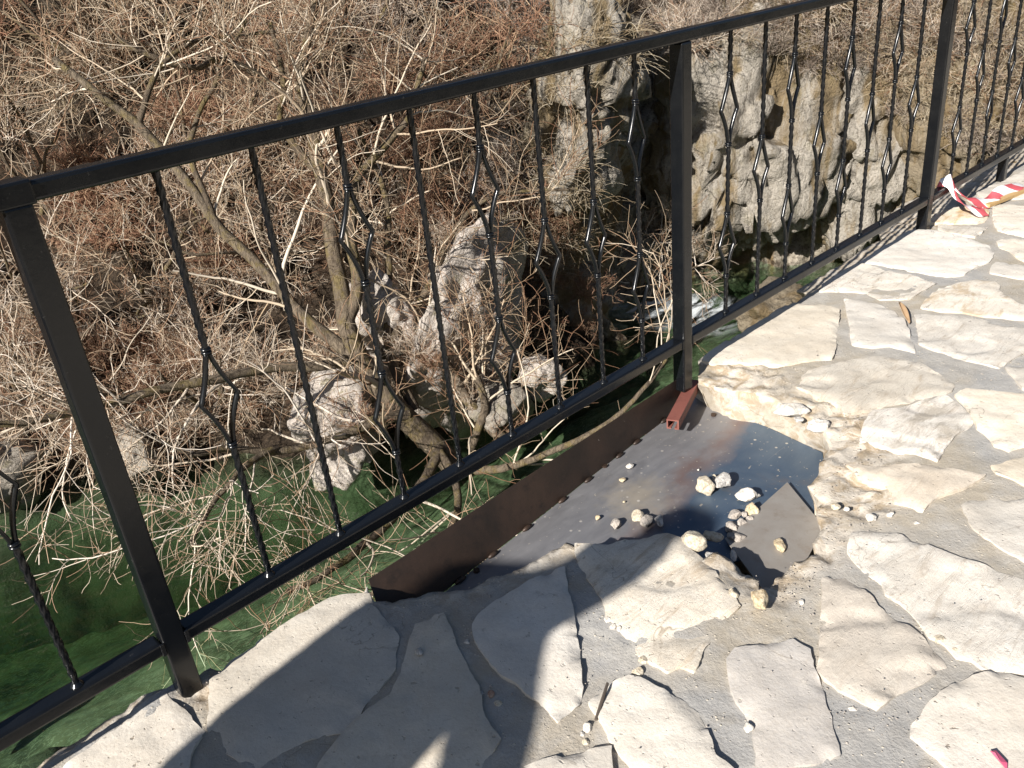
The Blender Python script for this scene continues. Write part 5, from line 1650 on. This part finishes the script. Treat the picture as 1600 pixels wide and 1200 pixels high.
# ------------------------------------------------------------------ a bystander behind the camera, whose shadow falls across the paving
def bystander():
    a = Vector((math.cos(SUN_TRAVEL), math.sin(SUN_TRAVEL), 0)); nn = Vector((-a.y, a.x, 0))
    S0, Q0 = -1.92, -.35
    O = a * S0 + nn * Q0
    def P(l, h, f_=0.): return O + nn * l + a * f_ + Vector((0, 0, h))
    J = {
     'pelvis': (P(.02, .92), .150), 'waist': (P(.0, 1.06), .178), 'chest': (P(.0, 1.22), .180), 'collar': (P(-.02, 1.345), .135),
     'neck': (P(-.10, 1.43), .058), 'skull0': (P(-.15, 1.50), .085), 'skull1': (P(-.175, 1.58), .098), 'skull2': (P(-.17, 1.645), .072),
     'shl': (P(.17, 1.325), .075), 'ell': (P(.185, 1.07), .055), 'wrl': (P(.16, .90, .10), .038),
     'shr': (P(-.16, 1.315), .075), 'elr': (P(-.33, 1.12), .055), 'wrr': (P(-.30, .92, .08), .04),
     'hipl': (P(.12, .86), .10), 'knl': (P(.13, .50, .02), .068), 'anl': (P(.13, .09), .045),
     'hipr': (P(-.09, .86), .10), 'knr': (P(-.11, .50, .02), .068), 'anr': (P(-.11, .09), .045)}
    E = [('pelvis', 'waist'), ('waist', 'chest'), ('chest', 'collar'), ('collar', 'neck'), ('neck', 'skull0'), ('skull0', 'skull1'), ('skull1', 'skull2'),
         ('collar', 'shl'), ('shl', 'ell'), ('ell', 'wrl'), ('collar', 'shr'), ('shr', 'elr'), ('elr', 'wrr'),
         ('pelvis', 'hipl'), ('hipl', 'knl'), ('knl', 'anl'), ('pelvis', 'hipr'), ('hipr', 'knr'), ('knr', 'anr')]
    for side, sg in (('l', 1), ('r', -1)):
        an = J['an' + side][0]
        J['to' + side] = (an + a * .17 + Vector((0, 0, -.05)), .036); E.append(('an' + side, 'to' + side))
        wr = J['wr' + side][0]
        J['pa' + side] = (wr + a * .035 + Vector((0, 0, -.07)), .034); E.append(('wr' + side, 'pa' + side))
        for k, (o_, ln) in enumerate(((-.03, .075), (-.01, .085), (.01, .08), (.03, .065))):
            J['f%d%s' % (k, side)] = (wr + a * (.05 + .02) + nn * 0 + a * o_ + Vector((0, 0, -.07 - ln)), .009)
            E.append(('pa' + side, 'f%d%s' % (k, side)))
        J['th' + side] = (wr + a * .10 + Vector((0, 0, -.09)), .010); E.append(('pa' + side, 'th' + side))
    names = list(J)
    me = bpy.data.meshes.new('person')
    me.from_pydata([J[k][0] for k in names], [(names.index(x), names.index(y)) for x, y in E], [])
    me.update()
    o = link('person', me, simple('dark_clothes', (.05, .055, .075), .9, 40), None, False)
    md = o.modifiers.new('skin', 'SKIN')
    for i, k in enumerate(names):
        r = J[k][1]
        me.skin_vertices[0].data[i].radius = (r, r)
    me.skin_vertices[0].data[names.index('pelvis')].use_root = True
    sb = o.modifiers.new('sub', 'SUBSURF'); sb.levels = 2; sb.render_levels = 2
    tag(o, 'bystander in dark clothes standing on the paving behind the camera', 'person')
bystander()
print('twigs', total, 'shrubs', ns_)
